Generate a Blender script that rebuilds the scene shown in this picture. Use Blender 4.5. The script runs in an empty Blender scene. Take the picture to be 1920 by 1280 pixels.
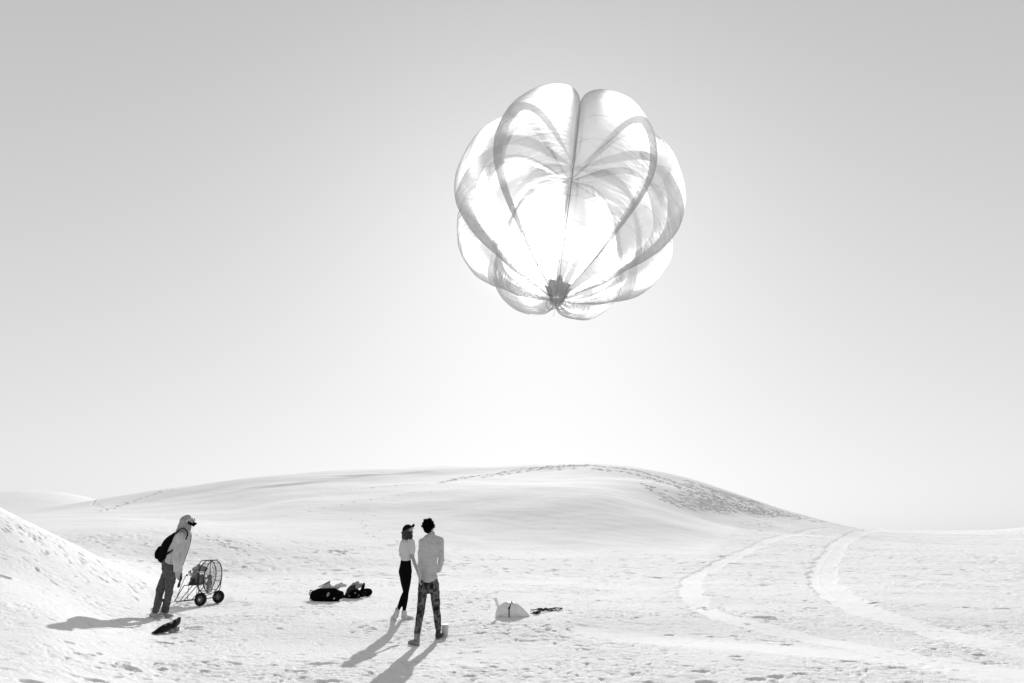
import bpy, math, random
import numpy as np
from mathutils import Vector, Matrix

random.seed(7)
rng = np.random.default_rng(11)
S = bpy.context.scene
COL = S.collection

# ------------------------------------------------------------------ camera
F = 1280.0
YH = 996.0
PITCH = math.atan((YH - 640) / F)
CP, SP = math.cos(PITCH), math.sin(PITCH)
CAMZ = 1.7
cam_d = bpy.data.cameras.new('camera')
cam = bpy.data.objects.new('camera', cam_d)
COL.objects.link(cam)
cam.location = (0, 0, CAMZ)
cam.rotation_euler = (math.pi / 2 + PITCH, 0, 0)
cam_d.sensor_width = 36
cam_d.lens = 36 * F / 1920
cam_d.clip_start = 0.1
cam_d.clip_end = 12000
S.camera = cam


def ray(px, py):
    u = px - 960.0
    v = 640.0 - py
    return np.array([u, F * CP - v * SP, F * SP + v * CP])


def W(px, py, Y):
    d = ray(px, py)
    return np.array([0, 0, CAMZ]) + d * (Y / d[1])


# ------------------------------------------------------------------ light
sd = ray(1003, 438)
sd /= np.linalg.norm(sd)
SUN_EL = math.asin(sd[2])
SUN_AZ = math.atan2(sd[0], sd[1])
world = bpy.data.worlds.new('World')
S.world = world
world.use_nodes = True
nt = world.node_tree
N, L = nt.nodes, nt.links
N.clear()
out = N.new('ShaderNodeOutputWorld')
bg = N.new('ShaderNodeBackground')
bg.inputs['Strength'].default_value = 0.1
sky = N.new('ShaderNodeTexSky')
sky.sky_type = 'NISHITA'
sky.sun_disc = False
sky.sun_elevation = SUN_EL
sky.sun_rotation = SUN_AZ
sky.air_density = 1.0
sky.dust_density = 2.0
sky.ozone_density = 1.0
SKY_GAMMA, SKY_GAIN = 0.17, 3.76
bw = N.new('ShaderNodeRGBToBW')
pw = N.new('ShaderNodeMath'); pw.operation = 'POWER'; pw.inputs[1].default_value = SKY_GAMMA
mu = N.new('ShaderNodeMath'); mu.operation = 'MULTIPLY'; mu.inputs[1].default_value = SKY_GAIN
L.new(sky.outputs[0], bw.inputs[0]); L.new(bw.outputs[0], pw.inputs[0]); L.new(pw.outputs[0], mu.inputs[0])
# forward scattered aureole of the hazy air round the sun
tc = N.new('ShaderNodeTexCoord')
dt = N.new('ShaderNodeVectorMath'); dt.operation = 'DOT_PRODUCT'
dt.inputs[1].default_value = tuple(sd)
nrm = N.new('ShaderNodeVectorMath'); nrm.operation = 'NORMALIZE'
L.new(tc.outputs['Generated'], nrm.inputs[0]); L.new(nrm.outputs[0], dt.inputs[0])


def aureole(k, amp):
    a = N.new('ShaderNodeMath'); a.operation = 'SUBTRACT'; a.inputs[1].default_value = 1.0
    b = N.new('ShaderNodeMath'); b.operation = 'MULTIPLY'; b.inputs[1].default_value = k
    c = N.new('ShaderNodeMath'); c.operation = 'EXPONENT'
    d = N.new('ShaderNodeMath'); d.operation = 'MULTIPLY'; d.inputs[1].default_value = amp
    L.new(dt.outputs['Value'], a.inputs[0]); L.new(a.outputs[0], b.inputs[0])
    L.new(b.outputs[0], c.inputs[0]); L.new(c.outputs[0], d.inputs[0])
    return d


def addn(a, b):
    s = N.new('ShaderNodeMath'); s.operation = 'ADD'
    L.new(a.outputs[0], s.inputs[0]); L.new(b.outputs[0], s.inputs[1])
    return s


sep = N.new('ShaderNodeSeparateXYZ'); L.new(nrm.outputs[0], sep.inputs[0])
zc = N.new('ShaderNodeClamp'); L.new(sep.outputs['Z'], zc.inputs[0])
gr = N.new('ShaderNodeMath'); gr.operation = 'MULTIPLY_ADD'; gr.inputs[1].default_value = -.55; gr.inputs[2].default_value = 1.27
L.new(zc.outputs[0], gr.inputs[0])
mg = N.new('ShaderNodeMath'); mg.operation = 'MULTIPLY'
L.new(mu.outputs[0], mg.inputs[0]); L.new(gr.outputs[0], mg.inputs[1])
tot = addn(addn(mg, aureole(30.0, 0.12)), aureole(1100.0, 110.0))
cmb = N.new('ShaderNodeCombineColor')
for i in range(3):
    L.new(tot.outputs[0], cmb.inputs[i])
L.new(cmb.outputs[0], bg.inputs['Color'])
L.new(bg.outputs[0], out.inputs[0])

sun_d = bpy.data.lights.new('sun', 'SUN')
sun_d.energy = 4.0
sun_d.angle = math.radians(0.55)
sun_d.color = (1, 1, 1)
sun = bpy.data.objects.new('sun', sun_d)
COL.objects.link(sun)
sun.rotation_euler = Vector(sd).to_track_quat('Z', 'Y').to_euler()

S.view_settings.view_transform = 'Standard'
S.view_settings.look = 'None'
S.view_settings.gamma = 1.0
S.view_settings.exposure = 0.3
S.render.engine = 'CYCLES'
S.cycles.max_bounces = 14
S.cycles.transmission_bounces = 10
S.cycles.diffuse_bounces = 4
S.cycles.transparent_max_bounces = 40


# ------------------------------------------------------------------ materials
def mat(name, grey, rough=0.8, spec=0.2, var=0.0, scale=8.0, bump=0.0, bscale=60.0, metal=0.0, detail=4.0,
        stretch=(1, 1, 1), sheen=0.0, contrast=None, transl=0.0):
    m = bpy.data.materials.new(name)
    m.use_nodes = True
    t = m.node_tree
    b = t.nodes['Principled BSDF']
    b.inputs['Roughness'].default_value = rough
    b.inputs['Metallic'].default_value = metal
    b.inputs['Specular IOR Level'].default_value = spec
    b.inputs['Base Color'].default_value = (grey, grey, grey, 1)
    if sheen:
        b.inputs['Sheen Weight'].default_value = sheen
    co = t.nodes.new('ShaderNodeTexCoord')
    mp = t.nodes.new('ShaderNodeMapping')
    mp.inputs['Scale'].default_value = stretch
    t.links.new(co.outputs['Object'], mp.inputs[0])
    if var:
        n = t.nodes.new('ShaderNodeTexNoise')
        n.inputs['Scale'].default_value = scale
        n.inputs['Detail'].default_value = detail
        n.inputs['Roughness'].default_value = 0.65
        r = t.nodes.new('ShaderNodeValToRGB')
        lo, hi = grey * (1 - var), grey * (1 + var)
        c = contrast or (0.35, 0.65)
        r.color_ramp.elements[0].position = c[0]
        r.color_ramp.elements[1].position = c[1]
        r.color_ramp.elements[0].color = (lo, lo, lo, 1)
        r.color_ramp.elements[1].color = (hi, hi, hi, 1)
        t.links.new(mp.outputs[0], n.inputs['Vector'])
        t.links.new(n.outputs['Fac'], r.inputs[0])
        t.links.new(r.outputs[0], b.inputs['Base Color'])
    if bump:
        n2 = t.nodes.new('ShaderNodeTexNoise')
        n2.inputs['Scale'].default_value = bscale
        n2.inputs['Detail'].default_value = 5
        bp = t.nodes.new('ShaderNodeBump')
        bp.inputs['Strength'].default_value = bump
        bp.inputs['Distance'].default_value = 0.02
        t.links.new(mp.outputs[0], n2.inputs['Vector'])
        t.links.new(n2.outputs['Fac'], bp.inputs['Height'])
        t.links.new(bp.outputs[0], b.inputs['Normal'])
    if transl:
        tr = t.nodes.new('ShaderNodeBsdfTranslucent')
        tr.inputs['Color'].default_value = (grey, grey, grey, 1)
        mx = t.nodes.new('ShaderNodeMixShader')
        mx.inputs[0].default_value = transl
        o = t.nodes['Material Output']
        t.links.new(b.outputs[0], mx.inputs[1])
        t.links.new(tr.outputs[0], mx.inputs[2])
        t.links.new(mx.outputs[0], o.inputs[0])
    return m


M = {}
M['skin'] = mat('skin', 0.36, 0.55, 0.3, 0.08, 30)
M['skin_m'] = mat('skin_darker', 0.30, 0.55, 0.3, 0.08, 30)  # slightly darker skin tone, used for the woman's whole body
M['black'] = mat('black_cloth', 0.006, 0.95, 0.02, 0.2, 20, 0.4, 40)
M['leggings'] = mat('leggings', 0.004, 0.9, 0.03)
M['sweater'] = mat('sweater', 0.50, 0.95, 0.05, 0.08, 14, 0.9, 60, stretch=(0.5, 0.5, 3), sheen=0.2)
M['tee'] = mat('tee', 0.52, 0.95, 0.05, 0.06, 12, 0.3, 30, stretch=(3, 3, .6))
M['jacket'] = mat('jacket', 0.45, 0.85, 0.1, 0.10, 9, 0.9, 22)
M['hood'] = mat('hood_cloth', 0.30, 0.95, 0.05, 0.2, 16, 0.8, 40)
M['jeans'] = mat('faded_jeans', 0.085, 0.9, 0.05, 0.85, 13, 0.7, 40, stretch=(1.5, 1.5, .7), contrast=(0.42, 0.60))
M['jeans2'] = mat('grey_jeans', 0.085, 0.9, 0.05, 0.4, 25, 0.6, 50)
M['hair'] = mat('dark_hair', 0.003, 0.9, 0.04, 0.4, 60)
M['hair_w'] = mat('brown_hair', 0.035, 0.5, 0.3, 0.75, 45, stretch=(1, 1, .3), contrast=(.4, .6))
M['boot'] = mat('boot_suede', 0.2, 0.9, 0.1, 0.5, 20, 0.4, 60)
M['boot_b'] = mat('boot_dark', 0.05, 0.9, 0.1, 0.5, 20, 0.4, 60)
M['shoe_l'] = mat('shoe_light', 0.33, 0.85, 0.1, 0.25, 25, 0.4, 60)
M['sneaker'] = mat('sneaker', 0.50, 0.85, 0.1, 0.2, 25, 0.3, 60)
M['sock'] = mat('sock', 0.28, 0.95, 0.05, 0.15, 25)
M['sole'] = mat('rubber_sole', 0.6, 0.7, 0.3)
M['leather'] = mat('black_leather', 0.006, 0.7, 0.12, 0.4, 20, 0.3, 70)
M['sole_g'] = mat('grey_sole', 0.22, 0.7, 0.3, 0.3, 30)
M['white_plastic'] = mat('white_plastic', 0.75, 0.45, 0.4, transl=0.15)
M['glass_rim'] = mat('clear_frame', 0.7, 0.3, 0.5)
M['lens'] = mat('tinted_lens', 0.15, 0.1, 0.6)
M['eye'] = mat('eye', 0.25, 0.2, 0.5)
M['frame_steel'] = mat('painted_steel_tube', 0.05, 0.4, 0.5, 0.3, 30)
M['frame_black'] = mat('black_steel_tube', 0.012, 0.5, 0.3)
M['wire'] = mat('cage_wire', 0.25, 0.4, 0.5, metal=0.4)
M['tyre'] = mat('tyre_rubber', 0.012, 0.8, 0.15, 0.3, 40, 0.5, 60)
M['rim'] = mat('wheel_rim', 0.09, 0.5, 0.3, 0.2, 20)
M['engine'] = mat('engine_metal', 0.16, 0.5, 0.4, 0.55, 22, 0.6, 40, metal=0.3)
M['engine_d'] = mat('engine_dark', 0.03, 0.5, 0.4, 0.5, 22, 0.6, 40)
M['tank'] = mat('fuel_tank', 0.22, 0.45, 0.4, 0.2, 15)
M['blade'] = mat('propeller_blade', 0.16, 0.5, 0.4, 0.15, 15)
M['light_metal'] = mat('bright_metal', 0.6, 0.35, 0.5, metal=0.5)
M['duffel'] = mat('duffel_fabric', 0.004, 0.95, 0.03, 0.3, 20, 0.5, 60)
M['board'] = mat('pale_board', 0.42, 0.8, 0.1, 0.08, 10)
M['board_e'] = mat('board_edge', 0.10, 0.8, 0.1)
M['pale_cloth'] = mat('pale_cloth', 0.48, 0.9, 0.05, 0.15, 12, 0.6, 25)
M['dark_fabric'] = mat('dark_grey_fabric', 0.05, 0.9, 0.05, 0.4, 18, 0.5, 40)
M['sack'] = mat('white_sack', 0.76, 0.2, 0.6, 0.04, 8, 0.7, 9, transl=0.38)
M['rope'] = mat('black_rope', 0.008, 0.9, 0.05, 0.4, 60)
M['line'] = mat('tether_line', 0.6, 0.6, 0.2)


# ------------------------------------------------------------------ helpers
def tag(o, label=None, cat=None, group=None, kind=None):
    if label: o['label'] = label
    if cat: o['category'] = cat
    if group: o['group'] = group
    if kind: o['kind'] = kind
    return o


def thing(name, label, cat, loc, group=None):
    o = bpy.data.objects.new(name, None)
    COL.objects.link(o)
    o.location = loc
    o.empty_display_size = 0.2
    return tag(o, label, cat, group)


def root_loc(parent):
    l = Vector((0, 0, 0))
    p = parent
    while p is not None:
        l = l + p.location
        p = p.parent
    return l


def link(name, me, m, parent=None, smooth=True):
    """me is in world coordinates; shift below parent (parents are unrotated)"""
    o = bpy.data.objects.new(name, me)
    COL.objects.link(o)
    if parent is not None:
        l = root_loc(parent)
        me.transform(Matrix.Translation(-l))
        o.parent = parent
    if m is not None:
        me.materials.clear()
        me.materials.append(m)
    if smooth:
        me.polygons.foreach_set('use_smooth', np.ones(len(me.polygons), dtype=bool))
    return o


class Geo:
    def __init__(s):
        s.v = []
        s.f = []

    def add(s, v, f):
        n = len(s.v)
        s.v.extend([tuple(map(float, p)) for p in v])
        s.f.extend([tuple(i + n for i in q) for q in f])
        return s

    def tube(s, pts, rad, side=(1, 0, 0), seg=12, sub=4, cap=True):
        """smooth tube through pts; rad scalar/list of scalar or (a,b)"""
        pts = np.array(pts, float)
        n = len(pts)
        if not isinstance(rad, (list, tuple)) or (len(rad) == 2 and n != 2 and not isinstance(rad[0], (list, tuple))):
            rad = [rad] * n
        rad = np.array([(r, r) if not isinstance(r, (list, tuple)) else r for r in rad], float)
        if sub > 1 and n > 2:
            pts, rad = crom(pts, sub), crom(rad, sub)
        elif sub > 1:
            t = np.linspace(0, 1, sub + 1)[:, None]
            pts = pts[0] * (1 - t) + pts[1] * t
            rad = rad[0] * (1 - t) + rad[1] * t
        tg = np.gradient(pts, axis=0)
        tg /= np.linalg.norm(tg, axis=1)[:, None] + 1e-12
        if cap:
            e0, e1 = [], []
            for fz, fr in ((0.95, 0.3), (0.72, 0.7), (0.38, 0.93)):
                e0.append((pts[0] - tg[0] * min(rad[0]) * fz, rad[0] * fr, tg[0]))
                e1.append((pts[-1] + tg[-1] * min(rad[-1]) * fz, rad[-1] * fr, tg[-1]))
            e1 = e1[::-1]
            pts = np.vstack([[e[0] for e in e0], pts, [e[0] for e in e1]])
            rad = np.vstack([[e[1] for e in e0], rad, [e[1] for e in e1]])
            tg = np.vstack([[e[2] for e in e0], tg, [e[2] for e in e1]])
        sv = np.array(side, float)
        V = []
        prev = None
        for p, r, t in zip(pts, rad, tg):
            a = sv - t * sv.dot(t)
            if np.linalg.norm(a) < 0.15:
                a = prev if prev is not None else np.cross(t, [0.3, 0.5, 0.8])
                a = a - t * a.dot(t)
            a = a / np.linalg.norm(a)
            prev = a
            b = np.cross(t, a)
            for k in range(seg):
                w = 2 * math.pi * k / seg
                V.append(p + a * r[0] * math.cos(w) + b * r[1] * math.sin(w))
        Fc = []
        m = len(pts)
        for i in range(m - 1):
            for k in range(seg):
                k2 = (k + 1) % seg
                Fc.append((i * seg + k, i * seg + k2, (i + 1) * seg + k2, (i + 1) * seg + k))
        Fc.append(tuple(range(seg - 1, -1, -1)))
        Fc.append(tuple((m - 1) * seg + k for k in range(seg)))
        return s.add(V, Fc)

    def ball(s, c, r, ax=None, nu=16, nv=10):
        c = np.array(c, float)
        if not isinstance(r, (list, tuple)): r = (r, r, r)
        ax = np.eye(3) if ax is None else np.array(ax, float)
        V = [c + ax[2] * r[2]]
        for i in range(1, nv):
            ph = math.pi * i / nv
            for j in range(nu):
                t = 2 * math.pi * j / nu
                V.append(c + ax[0] * r[0] * math.sin(ph) * math.cos(t) + ax[1] * r[1] * math.sin(ph) * math.sin(t) + ax[2] * r[2] * math.cos(ph))
        V.append(c - ax[2] * r[2])
        Fc = [(0, 1 + j, 1 + (j + 1) % nu) for j in range(nu)]
        for i in range(nv - 2):
            for j in range(nu):
                a = 1 + i * nu + j
                b = 1 + i * nu + (j + 1) % nu
                Fc.append((a, a + nu, b + nu, b))
        l = len(V) - 1
        o = 1 + (nv - 2) * nu
        Fc += [(l, o + (j + 1) % nu, o + j) for j in range(nu)]
        return s.add(V, Fc)

    def box(s, c, h, ax=None, taper=1.0):
        c = np.array(c, float)
        ax = np.eye(3) if ax is None else np.array(ax, float)
        V = []
        for z in (-1, 1):
            k = taper if z > 0 else 1
            for x, y in ((-1, -1), (1, -1), (1, 1), (-1, 1)):
                V.append(c + ax[0] * x * h[0] * k + ax[1] * y * h[1] * k + ax[2] * z * h[2])
        return s.add(V, [(3, 2, 1, 0), (4, 5, 6, 7), (0, 1, 5, 4), (1, 2, 6, 5), (2, 3, 7, 6), (3, 0, 4, 7)])

    def ring(s, c, R, r, n, seg=48, ts=6, ex=1.0):
        """torus round axis n"""
        n = np.array(n, float); n /= np.linalg.norm(n)
        a = np.cross(n, [0, 0, 1]) if abs(n[2]) < 0.9 else np.cross(n, [1, 0, 0])
        a /= np.linalg.norm(a)
        b = np.cross(n, a)
        V, Fc = [], []
        for i in range(seg):
            t = 2 * math.pi * i / seg
            d = a * math.cos(t) + b * math.sin(t)
            for k in range(ts):
                w = 2 * math.pi * k / ts
                V.append(np.array(c) + d * (R + r * math.cos(w)) + n * r * ex * math.sin(w))
        for i in range(seg):
            for k in range(ts):
                i2, k2 = (i + 1) % seg, (k + 1) % ts
                Fc.append((i * ts + k, i2 * ts + k, i2 * ts + k2, i * ts + k2))
        return s.add(V, Fc)

    def disc(s, c, R, h, n, seg=28, Rt=None):
        """solid cylinder/frustum from c along n"""
        n = np.array(n, float); n /= np.linalg.norm(n)
        return s.tube([np.array(c, float), np.array(c, float) + n * h], [R, Rt or R], side=np.cross(n, [0.31, 0.2, 0.9]), seg=seg, sub=1, cap=False)

    def mesh(s, name):
        me = bpy.data.meshes.new(name)
        me.from_pydata(s.v, [], s.f)
        me.update()
        return me

    def obj(s, name, m, parent=None, smooth=True):
        return link(name, s.mesh(name), m, parent, smooth)

    def skin(s, name, m, parent, voxel=0.01, smooth=4, wr=0.0, wscale=(8, 8, 8), seed=0, keep=None, wfun=None):
        """fuse overlapping pieces into one continuous surface"""
        me = s.mesh(name)
        o = bpy.data.objects.new(name, me)
        COL.objects.link(o)
        r = o.modifiers.new('r', 'REMESH')
        r.mode = 'VOXEL'
        r.voxel_size = voxel
        if smooth:
            sm = o.modifiers.new('s', 'SMOOTH')
            sm.factor = 0.5
            sm.iterations = smooth
        dg = bpy.context.evaluated_depsgraph_get()
        me2 = bpy.data.meshes.new_from_object(o.evaluated_get(dg))
        bpy.data.objects.remove(o)
        me2.name = name
        if wr:
            nv = len(me2.vertices)
            co = np.empty(nv * 3); me2.vertices.foreach_get('co', co); co = co.reshape(-1, 3)
            no = np.empty(nv * 3); me2.vertex_normals.foreach_get('vector', no); no = no.reshape(-1, 3)
            q = co * np.array(wscale)
            h = pn3(q[:, 0], q[:, 1], q[:, 2], seed) + .5 * pn3(q[:, 0] * 2.1, q[:, 1] * 2.1, q[:, 2] * 2.1, seed + 1)
            if wfun is not None:
                h = h * wfun(co)
            co = co + no * (h * wr)[:, None]
            me2.vertices.foreach_set('co', co.ravel())
            me2.update()
        return link(name, me2, m, parent)


def crom(pts, sub):
    n = len(pts)
    t = np.linspace(0, n - 1 - 1e-9, (n - 1) * sub + 1)
    i = t.astype(int)
    f = (t - i)[:, None]
    q = np.vstack([2 * pts[0] - pts[1], pts, 2 * pts[-1] - pts[-2]])
    a, b, c, d = q[i], q[i + 1], q[i + 2], q[i + 3]
    return .5 * (2 * b + (c - a) * f + (2 * a - 5 * b + 4 * c - d) * f * f + (3 * b - a - 3 * c + d) * f ** 3)


def _h(ix, iy, iz, seed):
    h = (ix * 374761393 + iy * 668265263 + iz * 2147483647 + seed * 1274126177) & 0xffffffff
    h = ((h ^ (h >> 13)) * 1274126177) & 0xffffffff
    return (h ^ (h >> 16)) & 0xffff


def pn(x, y, seed=0):
    xi = np.floor(x).astype(np.int64); yi = np.floor(y).astype(np.int64)
    xf = x - xi; yf = y - yi
    u = xf * xf * xf * (xf * (xf * 6 - 15) + 10); v = yf * yf * yf * (yf * (yf * 6 - 15) + 10)

    def g(ax, ay, dx, dy):
        a = _h(ax, ay, 0, seed) * (2 * math.pi / 65536)
        return np.cos(a) * dx + np.sin(a) * dy
    n00 = g(xi, yi, xf, yf); n10 = g(xi + 1, yi, xf - 1, yf)
    n01 = g(xi, yi + 1, xf, yf - 1); n11 = g(xi + 1, yi + 1, xf - 1, yf - 1)
    return 1.4 * ((n00 * (1 - u) + n10 * u) * (1 - v) + (n01 * (1 - u) + n11 * u) * v)


def pn3(x, y, z, seed=0):
    xi = np.floor(x).astype(np.int64); yi = np.floor(y).astype(np.int64); zi = np.floor(z).astype(np.int64)
    xf, yf, zf = x - xi, y - yi, z - zi
    f = lambda t: t * t * (3 - 2 * t)
    u, v, w = f(xf), f(yf), f(zf)
    r = 0
    for a in (0, 1):
        for b in (0, 1):
            for c in (0, 1):
                val = _h(xi + a, yi + b, zi + c, seed) / 32768.0 - 1
                r = r + val * (u if a else 1 - u) * (v if b else 1 - v) * (w if c else 1 - w)
    return r


def sstep(a, b, x):
    t = np.clip((x - a) / (b - a), 0, 1)
    return t * t * (3 - 2 * t)


# ------------------------------------------------------------------ ground
Z = lambda v: ('z', v)
CURVES = [
    [(-400, Z(.6), 5.0), (0, Z(.25), 5.0), (400, Z(0), 5.0), (2300, Z(0), 5.0)],
    [(-400, 1230, 7.4), (0, 1280, 7.5), (300, 1280, 8.55), (600, 1280, 8.7), (960, 1280, 8.75), (1920, 1280, 8.75), (2300, 1275, 8.8)],
    [(-400, 1120, 9.4), (0, 1182, 9.4), (95, 1180, 9.85), (200, 1192, 10.7), (300, 1205, 11.4), (600, 1209, 11.5), (960, 1208, 11.55), (1400, 1208, 11.6), (2300, 1206, 11.7)],
    [(-400, 960, 13.2), (0, 1075, 12.5), (95, 1105, 12.7), (200, 1135, 13.2), (300, 1152, 13.9), (420, 1155, 13.9), (600, 1156, 13.9), (960, 1156, 13.9), (1400, 1158, 13.9), (2300, 1156, 14)],
    [(-400, 760, 19.5), (0, 952, 17.0), (60, 980, 17.1), (140, 1020, 17.3), (220, 1062, 17.5), (290, 1095, 17.7), (380, 1112, 18), (600, 1116, 18), (960, 1117, 18), (1400, 1118, 18), (2300, 1116, 18)],
    [(-400, Z(2), 24.5), (0, Z(1.45), 24.5), (150, Z(1.0), 24), (290, Z(.55), 23.5), (400, 1086, 23), (960, 1088, 23), (1500, 1090, 23), (2300, 1088, 23)],
    [(-400, 990, 32), (0, 992, 32), (200, 990, 32), (400, 1000, 32), (600, 1018, 32), (960, 1036, 32), (1200, 1040, 32), (1400, 1044, 32), (1600, 1050, 32), (2300, 1048, 32)],
    [(-400, 975, 46), (0, 972, 48), (100, 966, 48), (200, 962, 48), (300, 961, 48), (420, 958, 48), (560, 943, 48), (700, 930, 49), (850, 919, 50), (960, 915, 50), (1060, 913, 50), (1130, 915, 50),
     (1210, 930, 50), (1260, 947, 50), (1330, 966, 51), (1400, 970, 55), (1470, 974, 58), (1560, 990, 57), (1640, 1005, 55), (1750, 1012, 55), (2300, 1012, 55)],
    [(-400, 968, 62), (0, 966, 62), (100, 958, 62), (190, 950, 62), (300, 937, 62), (450, 918, 62), (600, 905, 62), (750, 898, 62), (900, 896, 61), (1000, 895, 61), (1100, 892, 60), (1180, 895, 59), (1240, 905, 58.5),
     (1300, 917, 59), (1400, 946, 61), (1500, 970, 62), (1560, 984, 62), (1640, 997, 64), (1750, 1003, 66), (2300, 1003, 66)],
    [(-400, 960, 76), (0, 962, 76), (60, 958, 76), (120, 947, 76), (190, 935, 76), (300, 915, 76), (450, 896, 76), (600, 882.5, 76), (700, 878.5, 76), (760, 880, 76), (830, 876, 76), (900, 876.5, 76), (1000, 871.5, 76), (1100, 869, 74), (1180, 876, 71), (1240, 886, 69),
     (1300, 900, 67), (1360, 919, 66), (1400, 932, 66), (1450, 949, 66), (1500, 964, 67), (1560, 978, 69), (1640, 990, 80), (1760, 995, 95), (1850, 993, 100), (1920, 988, 105), (2300, 965, 110)],
    [(-400, Z(4), 105), (60, Z(3.5), 105), (190, Z(4), 100), (1000, Z(6.5), 98), (1400, Z(2.5), 92), (1560, Z(1.0), 95), (1640, Z(.8), 110), (1920, Z(1.), 130), (2300, Z(2), 140)],
    [(-400, 930, 200), (0, 920.5, 200), (50, 919, 200), (100, 921, 200), (150, 929, 200), (200, 942, 200), (300, Z(4), 200), (960, Z(0), 200), (2300, Z(-2), 200)],
    [(-400, Z(2), 320), (960, Z(-3), 320), (2300, Z(-3), 320)],
    [(-400, Z(-4), 4500), (2300, Z(-4), 4500)],
]
NF = 1000
th_f = np.radians(np.linspace(-43, 43, NF))
th_b = np.radians(np.linspace(43, 317, 62)[1:-1])
TH = np.concatenate([th_f, th_b])
THW = (TH + np.pi) % (2 * np.pi) - np.pi
RR = np.concatenate([np.geomspace(0.4, 6.8, 30, endpoint=False), np.linspace(6.8, 20, 370, endpoint=False), np.linspace(20, 34, 150, endpoint=False),
                     np.linspace(34, 78, 300, endpoint=False), np.geomspace(78, 300, 45, endpoint=False), np.geomspace(300, 4400, 18)])
kr, kz = [], []
for c in CURVES:
    a = []
    for px, py, Y in c:
        if isinstance(py, tuple):
            t = (px - 960) / 1325.0
            a.append((math.atan(t), Y / math.cos(math.atan(t)), py[1]))
        else:
            p = W(px, py, Y)
            a.append((math.atan2(p[0], p[1]), math.hypot(p[0], p[1]), p[2]))
    a = np.array(sorted(a))
    r = np.interp(THW, a[:, 0], a[:, 1]); z = np.interp(THW, a[:, 0], a[:, 2])
    k = sstep(math.radians(46), math.radians(110), np.abs(THW))
    r = r * (1 - k) + 0.5 * (a[0, 1] + a[-1, 1]) * k
    z = z * (1 - k) + 0.5 * (a[0, 2] + a[-1, 2]) * k
    # smooth along the fine part
    g = np.exp(-0.5 * (np.arange(-30, 31) / 9.0) ** 2); g /= g.sum()
    for q in (r, z):
        e = np.concatenate([np.full(30, q[0]) + (q[0] - q[1]) * np.arange(30, 0, -1), q[:NF], np.full(30, q[NF - 1]) + (q[NF - 1] - q[NF - 2]) * np.arange(1, 31)])
        q[:NF] = np.convolve(e, g, 'valid')
    kr.append(r); kz.append(z)
kr = np.array(kr).T; kz = np.array(kz).T


def pchip(x, y, q):
    h = np.diff(x); d = np.diff(y) / h
    m = np.zeros_like(y)
    w1 = 2 * h[1:] + h[:-1]; w2 = h[1:] + 2 * h[:-1]
    ok = d[1:] * d[:-1] > 0
    with np.errstate(divide='ignore', invalid='ignore'):
        mm = (w1 + w2) / (w1 / d[:-1] + w2 / d[1:])
    m[1:-1] = np.where(ok, mm, 0)
    m[0] = 0; m[-1] = 0
    i = np.clip(np.searchsorted(x, q) - 1, 0, len(h) - 1)
    t = (q - x[i]) / h[i]; t = np.clip(t, 0, 1)
    return ((1 + 2 * t) * (1 - t) ** 2 * y[i] + t * (1 - t) ** 2 * h[i] * m[i] + t * t * (3 - 2 * t) * y[i + 1] + t * t * (t - 1) * h[i] * m[i + 1])


NT, NR = len(TH), len(RR)
G = np.zeros((NT, NR))
for i in range(NT):
    x = np.concatenate([[0.2], kr[i]]); y = np.concatenate([[0.0], kz[i]])
    x = np.maximum.accumulate(x + np.arange(len(x)) * 1e-3)
    G[i] = pchip(x, y, RR)
GX = np.sin(TH)[:, None] * RR[None]
GY = np.cos(TH)[:, None] * RR[None]
RG = np.broadcast_to(RR[None], G.shape)
TG = np.broadcast_to(THW[:, None], G.shape)


def gz(x, y):
    """ground height, bilinear in the polar grid"""
    th = math.atan2(x, y); r = math.hypot(x, y)
    fi = (th - th_f[0]) / (th_f[1] - th_f[0])
    fi = min(max(fi, 0), NF - 1.001)
    j = int(np.clip(np.searchsorted(RR, r) - 1, 0, NR - 2))
    fj = (r - RR[j]) / (RR[j + 1] - RR[j])
    i = int(fi); fi -= i
    return float((G[i, j] * (1 - fi) + G[i + 1, j] * fi) * (1 - fj) + (G[i, j + 1] * (1 - fi) + G[i + 1, j + 1] * fi) * fj)


def hit(px, py, y0=7.0, y1=260.0):
    """where the sight line through a pixel meets the ground"""
    Y = y0
    while Y < y1:
        p = W(px, py, Y)
        if p[2] < gz(p[0], p[1]):
            lo, hi = Y / 1.01, Y
            for _ in range(20):
                m = .5 * (lo + hi); q = W(px, py, m)
                if q[2] < gz(q[0], q[1]): hi = m
                else: lo = m
            q = W(px, py, hi)
            return np.array([q[0], q[1], gz(q[0], q[1])])
        Y *= 1.01
    return None


# character of the surface: 1 = trampled crust, 0 = smooth wind-blown dune
tt = np.tan(np.clip(TG, -1.2, 1.2))
flat_end = 36 + 60 * sstep(.26, .42, tt)
rough = 1 - sstep(flat_end - 9, flat_end + 1, GY)
left_slope = sstep(-.40, -.56, tt) * (1 - sstep(20, 30, RG))
rough = rough * (1 - .35 * left_slope)
slip = sstep(.17, .23, tt) * (1 - sstep(.42, .45, tt)) * sstep(50, 54, RG) * (1 - sstep(70, 75, RG))
rough = np.clip(rough, 0.06, 1)
macro = pn(GX / 14, GY / 9, 3) * .22 + pn(GX / 5 + 3, GY / 3.4, 4) * .07
G += macro * sstep(34, 44, RG) * (1 - sstep(85, 200, RG) * .5) * .8
G += pn(GX / 3.1, GY / 2.3, 8) * .035 * sstep(7, 9, RG) * (1 - sstep(34, 40, RG))

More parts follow.
